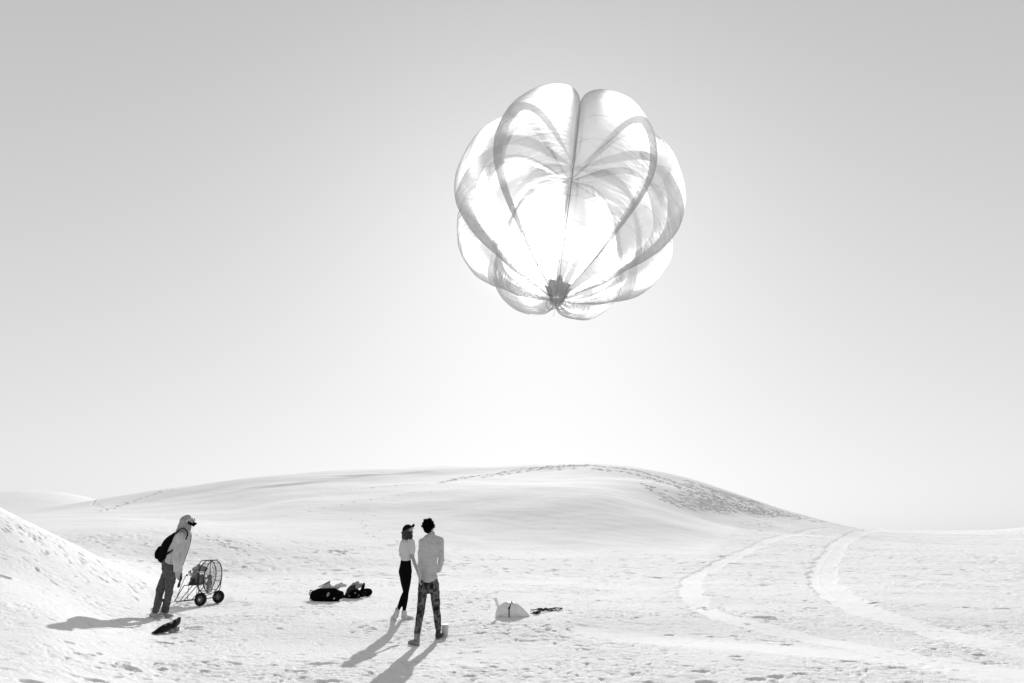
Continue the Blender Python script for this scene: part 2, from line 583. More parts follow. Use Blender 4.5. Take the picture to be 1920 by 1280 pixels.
# trails pressed smooth into the crust
T1 = [(1600, 986), (1560, 989), (1500, 998), (1440, 1012), (1390, 1035), (1345, 1058), (1305, 1080), (1294, 1095), (1302, 1120), (1322, 1142), (1370, 1158), (1450, 1180), (1560, 1204), (1700, 1228), (1850, 1250), (1990, 1270)]
T2 = [(1650, 991), (1603, 1000), (1578, 1015), (1562, 1035), (1548, 1055), (1542, 1080), (1550, 1100), (1585, 1125), (1640, 1150), (1740, 1180), (1840, 1205), (1990, 1235)]
T3 = [(1100, 1185), (1200, 1198), (1330, 1206), (1480, 1218), (1650, 1235), (1850, 1262)]


def trail(pix, width, depth, edge, seed):
    global G, rough
    P = [hit(*p) for p in pix]
    P = np.array([p[:2] for p in P if p is not None])
    P = crom(P, 5)
    m = (TG > 0) & (RG > 8) & (RG < 110) & (TG < math.radians(44))
    ii, jj = np.nonzero(m)
    x, y = GX[ii, jj], GY[ii, jj]
    depth = depth * (.15 + .85 * sstep(12, 24, y))
    best = np.full(len(x), 1e9)
    sg = np.zeros(len(x))
    for a, b in zip(P[:-1], P[1:]):
        d = b - a; l2 = d.dot(d) + 1e-9
        # only nearby points
        near = (np.abs(x - .5 * (a[0] + b[0])) < abs(d[0]) * .5 + 3) & (np.abs(y - .5 * (a[1] + b[1])) < abs(d[1]) * .5 + 3)
        k = np.nonzero(near)[0]
        if not len(k): continue
        t = np.clip(((x[k] - a[0]) * d[0] + (y[k] - a[1]) * d[1]) / l2, 0, 1)
        ex = x[k] - a[0] - t * d[0]; ey = y[k] - a[1] - t * d[1]
        q = np.hypot(ex, ey)
        s = np.sign(ex * d[1] - ey * d[0])
        u = q < best[k]
        best[k[u]] = q[u]; sg[k[u]] = s[u]
    w = width + .15 * pn(x / 1.3, y / 1.3, seed) + .10 * pn(x / .35, y / .35, seed + 1)
    inside = 1 - sstep(w - edge, w + edge, best)
    rim = np.exp(-((best - w - .09) / .07) ** 2) * (.6 + .6 * pn(x / .5, y / .5, seed + 2))
    mid = np.exp(-((best * sg - .12 - .05 * pn(x / .8, y / .8, seed + 5)) / .04) ** 2)
    G[ii, jj] += -depth * inside + depth * .22 * rim + (mid * .35 * depth * (seed == 31))
    rough[ii, jj] *= 1 - .66 * inside


trail(T1, .31, .026, .03, 21)
trail(T2, .45, .030, .028, 31)
trail(T3, .45, .015, .25, 41)

# crust relief
lod = 1 - sstep(30, 60, RG)


def ridge(x, y, s):
    return 1 - 2 * np.abs(pn(x, y, s))


fg = (RG > 5) & (RG < 110) & (np.abs(TG) < math.radians(44))
x, y = GX[fg], GY[fg]
wx = x + .25 * pn(x / .7, y / .7, 50); wy = y + .25 * pn(x / .7, y / .7, 51)
patch = .35 + .85 * np.clip(.5 + 1.1 * pn(x / 2.2, y / 1.7, 52), 0, 1)
h = .010 * pn(wx / .9, wy / .6, 53) + .008 * pn(wx / .36, wy / .2, 54) + .007 * ridge(wx / .22, wy / .12, 55) * lod[fg]
h += (.0095 * ridge(wx / .13, wy / .07, 56) + .005 * pn(x / .055, y / .045, 57)) * (1 - sstep(16, 34, RG[fg]))
blob = np.clip(pn(wx / .17, wy / .10, 58) - .42, 0, 1)
h += -.11 * blob
blob = np.clip(pn(wx / .45, wy / .28, 59) - .5, 0, 1)
h += -.09 * blob
far = sstep(17, 26, RG[fg])
h += far * (.018 * ridge(wx / .5, wy / .5, 63) - .17 * np.clip(pn(wx / .34, wy / .42, 64) - .36, 0, 1))
G[fg] += h * rough[fg] * patch
# wind ripples on the smooth dune
rp = (RG > 24) & (RG < 80) & (np.abs(TG) < math.radians(44))
x, y = GX[rp], GY[rp]
G[rp] += (1 - np.clip(rough[rp] * 2, 0, 1)) * (.003 * np.sin((y * .9 + x * .35 + .8 * pn(x / 4, y / 4, 60)) * 2 * math.pi / 1.1) * np.clip(.3 + pn(x / 9, y / 9, 61), 0, 1) + .012 * pn(x / 1.2, y / .8, 62))


def pit(x0, y0, a, b, ang, depth, rimk=.35):
    """a footprint or hollow: a x b metres, turned by ang"""
    th = math.atan2(x0, y0); r = math.hypot(x0, y0)
    R_ = 2.4 * max(a, b)
    dth = R_ / r
    i0 = int((th - dth - th_f[0]) / (th_f[1] - th_f[0])); i1 = int((th + dth - th_f[0]) / (th_f[1] - th_f[0])) + 2
    i0, i1 = max(i0, 0), min(i1, NF)
    j0, j1 = np.searchsorted(RR, r - R_), np.searchsorted(RR, r + R_) + 1
    if i1 <= i0: return
    X = GX[i0:i1, j0:j1] - x0; Yy = GY[i0:i1, j0:j1] - y0
    c, s = math.cos(ang), math.sin(ang)
    u = (X * c + Yy * s) / a; v = (-X * s + Yy * c) / b
    q = np.sqrt(u * u + v * v)
    G[i0:i1, j0:j1] += -depth * (1 - sstep(.55, 1.15, q)) + depth * rimk * np.exp(-((q - 1.35) / .28) ** 2)


# scattered hollows and old prints in the foreground crust
for k in range(520):
    Y = 8.5 + 27 * random.random() ** 1.3
    X = Y * random.uniform(-.5, .78)
    if random.random() < .35 and X < 0: continue
    cl = pn(np.array([X / 3.0]), np.array([Y / 2.2]), 77)[0]
    if random.random() > .40 + cl * 1.3: continue
    s = random.uniform(.03, .075)
    pit(X, Y, s * random.uniform(1, 1.9), s * .8, random.uniform(-.7, .7), random.uniform(.012, .032), .2)
for px, py, w in ((780, 1023, .34), (733, 1021, .5), (742, 1013, .34), (625, 1032, .5), (643, 1034, .5), (665, 1036, .4), (1432, 1157, .5), (1445, 1160, .3), (1380, 1230, .22), (1387, 1237, .2), (1315, 1258, .25), (1326, 1277, .3), (1417, 1274, .3), (1455, 1268, .25),
                  (1500, 1262, .2), (1592, 1240, .3), (1680, 1251, .4), (1477, 1208, .22), (1640, 1130, .3), (1810, 1138, .3), (1880, 1140, .35), (1790, 1045, .5), (1620, 1020, .5), (1640, 1022, .5),
                  (560, 1258, .22), (620, 1276, .3), (380, 1168, 0), (362, 1176, .30), (310, 1205, .28), (298, 1203, .2), (180, 1275, .3), (58, 1278, .3), (225, 1252, .25), (240, 1250, .3), (250, 1256, .25),
                  (1190, 1262, .2), (1510, 1125, .2), (1522, 1140, .3), (1255, 1190, .2), (880, 1267, .2), (940, 1255, .2), (1060, 1195, .2), (5, 1080, .3), (12, 1082, .2), (600, 1245, .4)):
    if w:
        p = hit(px, py)
        if p is not None: pit(p[0], p[1], w * .5, w * .24, random.uniform(-.3, .3), .045 * min(1, w / .25), .15)
# heaps of broken crust
for px, py, n, R_ in ((1318, 1142, 26, .35), (640, 1033, 40, 1.3), (235, 1250, 16, .5), (930, 1252, 16, .6), (1050, 1180, 14, .5), (690, 1165, 10, .4)):
    p = hit(px, py)
    for k in range(n):
        pit(p[0] + random.gauss(0, R_), p[1] + random.gauss(0, R_ * .7), random.uniform(.04, .09), random.uniform(.03, .06), random.uniform(0, 3), random.choice((-.010, .030, .024)))


def steps(line, size=.16, depth=.07, jit=3.0, spacing=.75, wob=.15):
    P = [hit(*p) for p in line]
    P = [p[:2] for p in P if p is not None]
    if len(P) < 2: return
    P = crom(np.array(P), 6)
    if P[:, 1].mean() < 45: size *= .72; depth *= .62
    s = np.concatenate([[0], np.cumsum(np.linalg.norm(np.diff(P, axis=0), axis=1))])
    n = int(s[-1] / spacing)
    for k in range(n):
        d = (k + .5) * spacing
        X = np.interp(d, s, P[:, 0]); Y = np.interp(d, s, P[:, 1])
        X2 = np.interp(d + .1, s, P[:, 0]); Y2 = np.interp(d + .1, s, P[:, 1])
        a = math.atan2(Y2 - Y, X2 - X)
        o = (.14 if k % 2 else -.14) + random.gauss(0, wob * .4)
        pit(X - math.sin(a) * o, Y + math.cos(a) * o, size, size * .62, a, depth * random.uniform(.8, 1.2))


for px, py, a_, b_, d_ in ((545, 905, 5, 1.6, .09), (715, 887, 5.5, 1.5, .08), (640, 893, 4, 1.2, .05), (470, 914, 4, 1.3, .05)):
    p = hit(px, py)
    if p is not None: pit(p[0], p[1], a_, b_, .25, -d_, 0)
steps([(690, 960), (683, 968), (690, 985), (700, 998), (725, 1010), (742, 1020), (760, 1026)], .2, .08, spacing=.85, wob=.8)
steps([(640, 1030), (680, 1027), (725, 1026), (745, 1018), (780, 1020)], .17, .07)
steps([(580, 1035), (620, 1030), (640, 1040), (665, 1036)], .2, .09, spacing=.4)
steps([(350, 985), (385, 1000), (420, 1015), (450, 1030), (500, 1048)], .15, .06)
steps([(372, 1000), (378, 1005), (400, 1012), (430, 1024), (455, 1045)], .17, .07)
steps([(290, 958), (320, 970), (345, 985), (350, 1010)], .15, .05)
steps([(410, 975), (450, 990), (480, 1002), (560, 1010)], .14, .04, spacing=1.0)
steps([(820, 905), (870, 895), (930, 888), (970, 880), (1010, 876), (1060, 872), (1100, 873)], .28, .14, spacing=.62, wob=.5)
steps([(900, 895), (960, 886), (1000, 880), (1040, 878), (1090, 879)], .26, .12, spacing=.7, wob=.6)
steps([(600, 920), (700, 913), (790, 905), (860, 897), (950, 884)], .2, .07, spacing=.9)
steps([(560, 960), (640, 945), (760, 925), (850, 918)], .18, .05, spacing=1.2)
steps([(190, 958), (230, 945), (270, 932), (300, 922), (330, 915)], .24, .10, spacing=.5, wob=.4)
steps([(120, 945), (180, 945), (210, 950), (250, 940)], .22, .07, spacing=.7)
steps([(1200, 905), (1235, 925), (1270, 945), (1300, 955)], .24, .12, spacing=.6, wob=.6)
steps([(880, 1000), (960, 985), (1060, 990), (1200, 1000)], .15, .04, spacing=1.2)
# the trodden slope below the crest at the right
for k in range(340):
    px = random.triangular(1195, 1560, 1330)
    top = np.interp(px, [1195, 1240, 1300, 1400, 1500, 1560], [880, 889, 903, 935, 967, 979])
    bot = np.interp(px, [1195, 1240, 1300, 1340, 1400, 1500, 1560], [905, 938, 958, 955, 962, 974, 982])
    py = top + (bot - top) * random.random()
    if px < 1290 and random.random() < .45 and py < bot - 14: continue
    p = hit(px, py)
    if p is not None and p[1] < 90:
        pit(p[0], p[1], random.uniform(.16, .30), random.uniform(.12, .2), random.uniform(-.9, -.1), random.uniform(.05, .13))
for ln in ([(1100, 872), (1180, 880), (1230, 892), (1300, 915), (1380, 945), (1450, 960)], [(1110, 878), (1190, 888), (1260, 908), (1340, 938), (1420, 958)], [(1010, 878), (1050, 874), (1110, 871)]):
    steps(ln, .26, .15, spacing=.5, wob=.5)
# prints down the near slope at the left
for k in range(150):
    t = random.random()
    px = 5 + 330 * t
    py = 962 + 150 * t + abs(random.gauss(4, 22)) * (1 if random.random() < .8 else 3.2)
    p = hit(px, py)
    if p is not None and p[1] < 22:
        pit(p[0], p[1], random.uniform(.07, .22), random.uniform(.02, .038), random.uniform(-.85, -.35), random.uniform(.008, .024), .15)
# far dune at the left: some trodden patches
for k in range(0):
    p = hit(random.uniform(5, 150), random.uniform(925, 948))
    if p is not None and p[1] > 100: pit(p[0], p[1], .8, .4, 0, .08)

# ground mesh
co = np.empty((NT * NR + 1, 3))
co[:-1, 0] = GX.ravel(); co[:-1, 1] = GY.ravel(); co[:-1, 2] = G.ravel()
co[-1] = (0, 0, G[:, 0].mean())
i = np.arange(NT)[:, None]; j = np.arange(NR - 1)[None]
i2 = (i + 1) % NT
quads = np.stack([np.broadcast_to(i * NR + j, (NT, NR - 1)), i * NR + j + 1, i2 * NR + j + 1, i2 * NR + j], -1).reshape(-1, 4)
tris = np.stack([np.full(NT, NT * NR), np.arange(NT) * NR, ((np.arange(NT) + 1) % NT) * NR], -1)
me = bpy.data.meshes.new('ground')
me.vertices.add(len(co)); me.vertices.foreach_set('co', co.ravel())
nl = quads.size + tris.size
me.loops.add(nl)
me.loops.foreach_set('vertex_index', np.concatenate([quads[:, ::-1].ravel(), tris[:, ::-1].ravel()]).astype(np.int32))
me.polygons.add(len(quads) + len(tris))
me.polygons.foreach_set('loop_start', np.concatenate([np.arange(len(quads)) * 4, quads.size + np.arange(len(tris)) * 3]).astype(np.int32))
me.update(calc_edges=True)
at = me.attributes.new('crust', 'FLOAT', 'POINT')
at.data.foreach_set('value', np.append(rough.ravel(), 1.0).astype(np.float32))
me.update()

ms = bpy.data.materials.new('white_sand'); ms.use_nodes = True
t = ms.node_tree; b = t.nodes['Principled BSDF']
b.inputs['Roughness'].default_value = 0.95
b.inputs['Specular IOR Level'].default_value = 0.1
ge = t.nodes.new('ShaderNodeNewGeometry')
a = t.nodes.new('ShaderNodeAttribute'); a.attribute_name = 'crust'


def nz(scale, detail, rg=.6):
    n = t.nodes.new('ShaderNodeTexNoise'); n.inputs['Scale'].default_value = scale; n.inputs['Detail'].default_value = detail
    n.inputs['Roughness'].default_value = rg
    t.links.new(ge.outputs['Position'], n.inputs['Vector']); return n


n1 = nz(.35, 6); n2 = nz(7, 5)
mixn = t.nodes.new('ShaderNodeMath'); mixn.operation = 'MULTIPLY_ADD'; mixn.inputs[1].default_value = .55
mixn2 = t.nodes.new('ShaderNodeMath'); mixn2.operation = 'MULTIPLY'; mixn2.inputs[1].default_value = .45
t.links.new(n2.outputs['Fac'], mixn2.inputs[0]); t.links.new(n1.outputs['Fac'], mixn.inputs[0]); t.links.new(mixn2.outputs[0], mixn.inputs[2])
rp_ = t.nodes.new('ShaderNodeValToRGB')
rp_.color_ramp.elements[0].position = .3; rp_.color_ramp.elements[0].color = (.72, .72, .72, 1)
rp_.color_ramp.elements[1].position = .62; rp_.color_ramp.elements[1].color = (.79, .79, .79, 1)
t.links.new(mixn.outputs[0], rp_.inputs[0]); t.links.new(rp_.outputs[0], b.inputs['Base Color'])
nb = nz(24, 8, .68)
st = t.nodes.new('ShaderNodeMath'); st.operation = 'MULTIPLY_ADD'; st.inputs[1].default_value = .75; st.inputs[2].default_value = .05
t.links.new(a.outputs['Fac'], st.inputs[0])
bp = t.nodes.new('ShaderNodeBump'); bp.inputs['Distance'].default_value = .03
t.links.new(st.outputs[0], bp.inputs['Strength']); t.links.new(nb.outputs['Fac'], bp.inputs['Height'])
t.links.new(bp.outputs[0], b.inputs['Normal'])
ground = link('ground', me, ms)
tag(ground, 'white gypsum sand plain rising into a long dune, footprints and smooth trails', kind='structure')

# ------------------------------------------------------------------ balloon
FIT = [0.669, 0.8674, 4.0818, -0.4487, 0.1222, -1.5207, 0.3539, 0.3276, 0.6649, 0.8478, 0.5284, 1.5164, 1.358, 1.714, 1.6862, 1.6803]


def fabric():
    m = bpy.data.materials.new('balloon_film'); m.use_nodes = True
    t = m.node_tree; t.nodes.clear()
    o = t.nodes.new('ShaderNodeOutputMaterial')
    tr = t.nodes.new('ShaderNodeBsdfTransparent'); tr.inputs[0].default_value = (FILM_T, FILM_T, FILM_T, 1)
    tl = t.nodes.new('ShaderNodeBsdfTranslucent'); tl.inputs[0].default_value = (FILM_S, FILM_S, FILM_S, 1)
    rf = t.nodes.new('ShaderNodeBsdfRefraction'); rf.inputs['IOR'].default_value = 1.12; rf.inputs['Roughness'].default_value = FILM_R; rf.inputs[0].default_value = (.9, .9, .9, 1)
    df = t.nodes.new('ShaderNodeBsdfDiffuse'); df.inputs[0].default_value = (.8, .8, .8, 1)
    gl = t.nodes.new('ShaderNodeBsdfGlossy'); gl.inputs['Roughness'].default_value = .35
    co = t.nodes.new('ShaderNodeUVMap')
    mp = t.nodes.new('ShaderNodeMapping'); mp.inputs['Scale'].default_value = (2.0, 26, 1)
    n = t.nodes.new('ShaderNodeTexNoise'); n.inputs['Scale'].default_value = 2.2; n.inputs['Detail'].default_value = 5; n.inputs['Distortion'].default_value = .5
    bp = t.nodes.new('ShaderNodeBump'); bp.inputs['Strength'].default_value = .55; bp.inputs['Distance'].default_value = .05
    t.links.new(co.outputs[0], mp.inputs[0]); t.links.new(mp.outputs[0], n.inputs['Vector'])
    t.links.new(n.outputs['Fac'], bp.inputs['Height'])
    for q in (tl, rf, df, gl): t.links.new(bp.outputs[0], q.inputs['Normal'])
    def mix(f, x, y):
        k = t.nodes.new('ShaderNodeMixShader'); k.inputs[0].default_value = f
        t.links.new(x.outputs[0], k.inputs[1]); t.links.new(y.outputs[0], k.inputs[2]); return k
    s1 = mix(FILM_F, tl, rf)
    s2 = mix(.04, s1, df)
    s3 = mix(.05, s2, gl)
    s4 = mix(FILM_OPACITY, tr, s3)
    t.links.new(s4.outputs[0], o.inputs[0])
    return m


FILM_OPACITY, FILM_T, FILM_S, FILM_F, FILM_R = .49, .86, .56, .03, .50
M['film'] = fabric()
M['seam'] = mat('seam_tape', 0.4, 0.8, 0.1)
M['tendon'] = mat('load_tape', 0.3, 0.8, 0.1)


def unit(v):
    v = np.array(v, float)
    return v / np.linalg.norm(v)


def build_balloon():
    cx, cy, R, th, roll, ph0, r1, z1, r2, z2, r3, z3, zT, psi, psi2, psi3 = FIT
    c0 = ray(1037 + cx * 10, 552 + cy * 10); c0 = c0 / np.linalg.norm(c0)
    ns, ntt = 121, 41
    prof = np.array([(0.03, 0), (r1, z1), (r2, z2), (r3, z3), (0.02, zT)])
    prof = crom(prof, 30)
    tg = np.gradient(prof, axis=0); tg /= np.linalg.norm(tg, axis=1)[:, None] + 1e-9
    n = np.stack([tg[:, 1], -tg[:, 0]], -1)
    s = np.linspace(0, 1, ns)
    ps = np.interp(s, [0, .55, 1], [psi, psi2, psi3])
    tt = np.linspace(-1, 1, ntt)
    Mx = np.array(Matrix.Rotation(th, 3, 'X') @ Matrix.Rotation(roll, 3, 'Y'))
    base = np.array([0, 0, CAMZ]) + c0 * 19
    t0 = thing('balloon', 'huge white translucent lobed balloon floating in the sky over the dune', 'balloon', tuple(base))
    ez = np.array([0, 0, 1.0])
    seams = list(range(8, ns - 4, 8))
    ps0 = ps
    for k in range(8):
        ps = ps0 + (-.13 * np.sin(s * math.pi) if k in (0, 7) else -.04 + .03 * math.sin(k * 2.1))
        dph = [0, .05, 0, 0, 0, 0, 0, -.05, 0]
        a = ph0 + k * math.pi / 4 + dph[k]
        a_n = ph0 + (k + 1) * math.pi / 4 + dph[k + 1]
        hw = (a_n - a) / 2
        e = np.array([math.cos(a), math.sin(a), 0])
        ten = base + R * (prof[:, :1] * e + prof[:, 1:] * ez) @ Mx.T
        a2 = a + hw
        e2 = np.array([math.cos(a2), math.sin(a2), 0]); g2 = np.array([-math.sin(a2), math.cos(a2), 0])
        c = prof[:, 0] * math.sin(hw); m_ = prof[:, 0] * math.cos(hw)
        an = tt[None] * ps[:, None]; rr = (c / np.sin(ps))[:, None]
        off = rr * (np.cos(an) - np.cos(ps)[:, None]); lat = rr * np.sin(an) * (1 + (.46 if k in (0, 7) else .26) * np.sin(s * math.pi)[:, None] * np.cos(tt * math.pi / 2)[None] ** .8)
        # gathers close to the load tapes, slack folds near the poles
        edge = (np.abs(tt)[None] ** 3) * np.ones_like(off)
        fold = pn(s[:, None] * 55 + 0 * off, tt[None] * 1.3 + k * 7.0 + 0 * off, 90) * edge * .010
        fold += pn(s[:, None] * 9 + k * 5 + 0 * off, tt[None] * 2.5 + 0 * off, 91) * .012 * (1 - np.abs(tt)[None] ** 4)
        pole = sstep(.78, 1, s)[:, None] + sstep(.14, 0, s)[:, None] * .8
        fold += pn(s[:, None] * 4 + k * 3 + 0 * off, tt[None] * 5 + 0 * off, 92) * .05 * pole * (1 - np.abs(tt)[None] ** 6) * (prof[:, :1] / .5).clip(0, 1)
        off = off + fold
        P = (m_[:, None] + off * n[:, :1])[..., None] * e2 + lat[..., None] * g2 + (prof[:, 1:] + off * n[:, 1:])[..., None] * ez
        P = base + R * P @ Mx.T
        ge_ = Geo()
        V = P.reshape(-1, 3)
        ii, jj = np.meshgrid(np.arange(ns - 1), np.arange(ntt - 1), indexing='ij')
        q = np.stack([ii * ntt + jj, ii * ntt + jj + 1, (ii + 1) * ntt + jj + 1, (ii + 1) * ntt + jj], -1).reshape(-1, 4)
        me = bpy.data.meshes.new('gore')
        me.from_pydata(V.tolist(), [], q.tolist())
        uv = me.uv_layers.new(name='UVMap')
        vi = np.empty(len(me.loops), dtype=np.int32); me.loops.foreach_get('vertex_index', vi)
        U = np.stack([(vi % ntt) / (ntt - 1) + k * 1.7, (vi // ntt) / (ns - 1)], -1)
        uv.data.foreach_set('uv', U.ravel())
        gore = link('gore', me, M['film'], t0)
        ctr = base + R * (np.array([0, 0, 1.0]) * .70) @ Mx.T
        for si in seams:
            L_ = P[si] + (P[si] - ctr) / np.linalg.norm(P[si] - ctr, axis=1)[:, None] * .006
            gs = Geo().tube(L_[::2], .0032, side=tuple(ez), seg=4, sub=1, cap=False)
            gs.obj('seam', M['seam'], gore)
        Geo().tube(ten[2::3], .0065, seg=5, sub=1, cap=False).obj('load_tape', M['tendon'], t0)
    ax = ez @ Mx.T
    # gathered mouth
    g = Geo()
    bot = base - ax * .02
    sx = np.array([1, 0, 0]) @ Mx.T; sy = np.array([0, 1, 0]) @ Mx.T
    nn = 64; rows = 9
    V = []
    for i in range(rows):
        f = i / (rows - 1)
        rad = .18 + .04 * f + .13 * f ** 2.2
        for j in range(nn):
            w = 2 * math.pi * j / nn
            rw = rad * (1 + (.05 + .12 * f) * math.sin(w * 8 + .5 * f) + .05 * math.sin(w * 13 + 2 * f))
            V.append(bot + sx * rw * math.cos(w) + sy * rw * math.sin(w) + ax * (-.10 + .56 * f + .04 * f * math.sin(w * 8 + 1) + .07 * f * math.sin(w * 3)))
    Fq = [(i * nn + j, i * nn + (j + 1) % nn, (i + 1) * nn + (j + 1) % nn, (i + 1) * nn + j) for i in range(rows - 1) for j in range(nn)]
    g.add(V, Fq)
    g.obj('mouth_collar', mat('gathered_fabric', .45, .9, .1, .2, 9, .8, 14, transl=.6), t0)
    vw = unit(base - np.array([0, 0, CAMZ]))
    rt = unit(np.cross(vw, ez))
    for dx, rr_, ti in ((-.13, .15, .5), (.12, .15, -.4)):
        Geo().ring(bot - ax * .19 + rt * dx, rr_, .0085, unit(-vw + rt * ti), 36, 6).obj('mouth_hoop', M['tendon'], t0)
    for k in range(5):
        a = 2 * math.pi * k / 5 + .4
        p0 = bot - ax * .10 + (sx * math.cos(a) + sy * math.sin(a)) * .19
        p2 = bot - ax * .38
        Geo().tube([p0, (p0 + p2) / 2 + (p0 - bot) * .05, p2], .004, seg=5, sub=6).obj('bridle_line', M['tendon'], t0)
    Geo().tube([bot - ax * .38, bot - ax * .66 - rt * .04], .004, seg=5, sub=2).obj('hanging_line', M['tendon'], t0)
    # crown patch
    top = base + R * (ez * zT) @ Mx.T
    Geo().disc(top - ax * .02, .11, .02, ax, 24).obj('crown_patch', mat('crown_patch', .8, .9, .1, transl=.7), t0)
    return bot - ax * .50


tether_top = build_balloon()
# very thin tether running down to the sack of sand


def ground_at(px, py, y0=7.0):
    p = hit(px, py, y0)
    return p


# ------------------------------------------------------------------ body helpers
def unit(v):
    v = np.array(v, float)
    return v / np.linalg.norm(v)


def hand(g, wrist, d, palm_n, thumb, sc=1.0, curl=.5):
    """palm, four unequal fingers and a thumb; d hand direction, palm_n out of the palm"""
    d = unit(d); pn_ = unit(np.array(palm_n) - d * np.dot(palm_n, d)); s = np.cross(d, pn_)
    if np.dot(s, thumb) < 0: s = -s
    wrist = np.array(wrist, float)
    g.tube([wrist - d * .02, wrist + d * .03 * sc, wrist + d * .085 * sc], [(.024 * sc, .020 * sc), (.036 * sc, .017 * sc), (.040 * sc, .014 * sc)], side=s, seg=12, sub=3)
    for k, (o, l) in enumerate(((.030, .070), (.010, .078), (-.011, .073), (-.031, .058))):
        p = wrist + d * .085 * sc + s * o * sc
        pts = [p - d * .01]
        ang = 0
        for q in range(3):
            ang += curl * (.5 + .25 * q)
            dd = d * math.cos(ang) + pn_ * math.sin(ang)
            p = p + dd * l * sc * (.45, .32, .23)[q]
            pts.append(p)
        g.tube(pts, [.0098 * sc, .0092 * sc, .0086 * sc, .0075 * sc], seg=8, sub=2)
    p = wrist + d * .025 * sc + s * .03 * sc
    g.tube([wrist + d * .012 * sc + s * .015 * sc, p + s * .012 * sc + d * .015, p + s * .020 * sc + d * .045 * sc + pn_ * .012, p + s * .016 * sc + d * .07 * sc + pn_ * .025],
           [.016 * sc, .013 * sc, .011 * sc, .009 * sc], seg=8, sub=2)


def head(g, c, f, u, sc=1.0):
    f = unit(f); u = unit(np.array(u) - f * np.dot(u, f)); s = np.cross(f, u)
    ax = [s, f, u]
    P = lambda a, b, d: np.array(c) + s * a * sc + f * b * sc + u * d * sc
    g.ball(P(0, -.012, .03), (.075 * sc, .095 * sc, .088 * sc), ax)
    g.tube([P(0, .02, .03), P(0, .035, -.03), P(0, .052, -.085)], [(.066 * sc, .062 * sc), (.058 * sc, .052 * sc), (.028 * sc, .026 * sc)], side=s, seg=14)
    g.tube([P(0, .082, .025), P(0, .106, -.012), P(0, .110, -.024)], [.009 * sc, .012 * sc, .015 * sc], side=s, seg=8)
    g.ball(P(0, .078, .030), (.052 * sc, .014 * sc, .012 * sc), ax)
    g.ball(P(0, .084, -.052), (.025 * sc, .011 * sc, .009 * sc), ax)
    g.ball(P(0, .072, -.085), (.02 * sc, .016 * sc, .015 * sc), ax)
    for q in (-1, 1):
        g.ball(P(q * .078, -.005, -.005), (.009 * sc, .020 * sc, .032 * sc), ax)
        g.ball(P(q * .042, .058, -.012), (.022 * sc, .02 * sc, .02 * sc), ax)
    return P, s, f, u


def eyes(P, sc, parent, s, f, u):
    for q in (-1, 1):
        Geo().ball(P(q * .031, .080, .010), (.013 * sc, .010 * sc, .008 * sc), [s, f, u], 10, 6).obj('eye', M['eye'], parent)


def shoe(g, heel, d, L_=.27, wd=.045, ht=.055, top=None):
    """low shoe from heel point along d on the ground"""
    d = unit(d); h = np.array(heel, float); s = np.cross(d, [0, 0, 1]); z = np.array([0, 0, 1.0])
    g.tube([h + d * .03 + z * ht * .9, h + d * L_ * .35 + z * ht * .85, h + d * L_ * .65 + z * ht * .62, h + d * L_ * .90 + z * ht * .5],
           [(wd * .8, ht * .85), (wd * .85, ht * .82), (wd * 1.1, ht * .58), (wd * .8, ht * .42)], side=s, seg=14)


def shifted(a, b, f):
    return np.array(a) * (1 - f) + np.array(b) * f


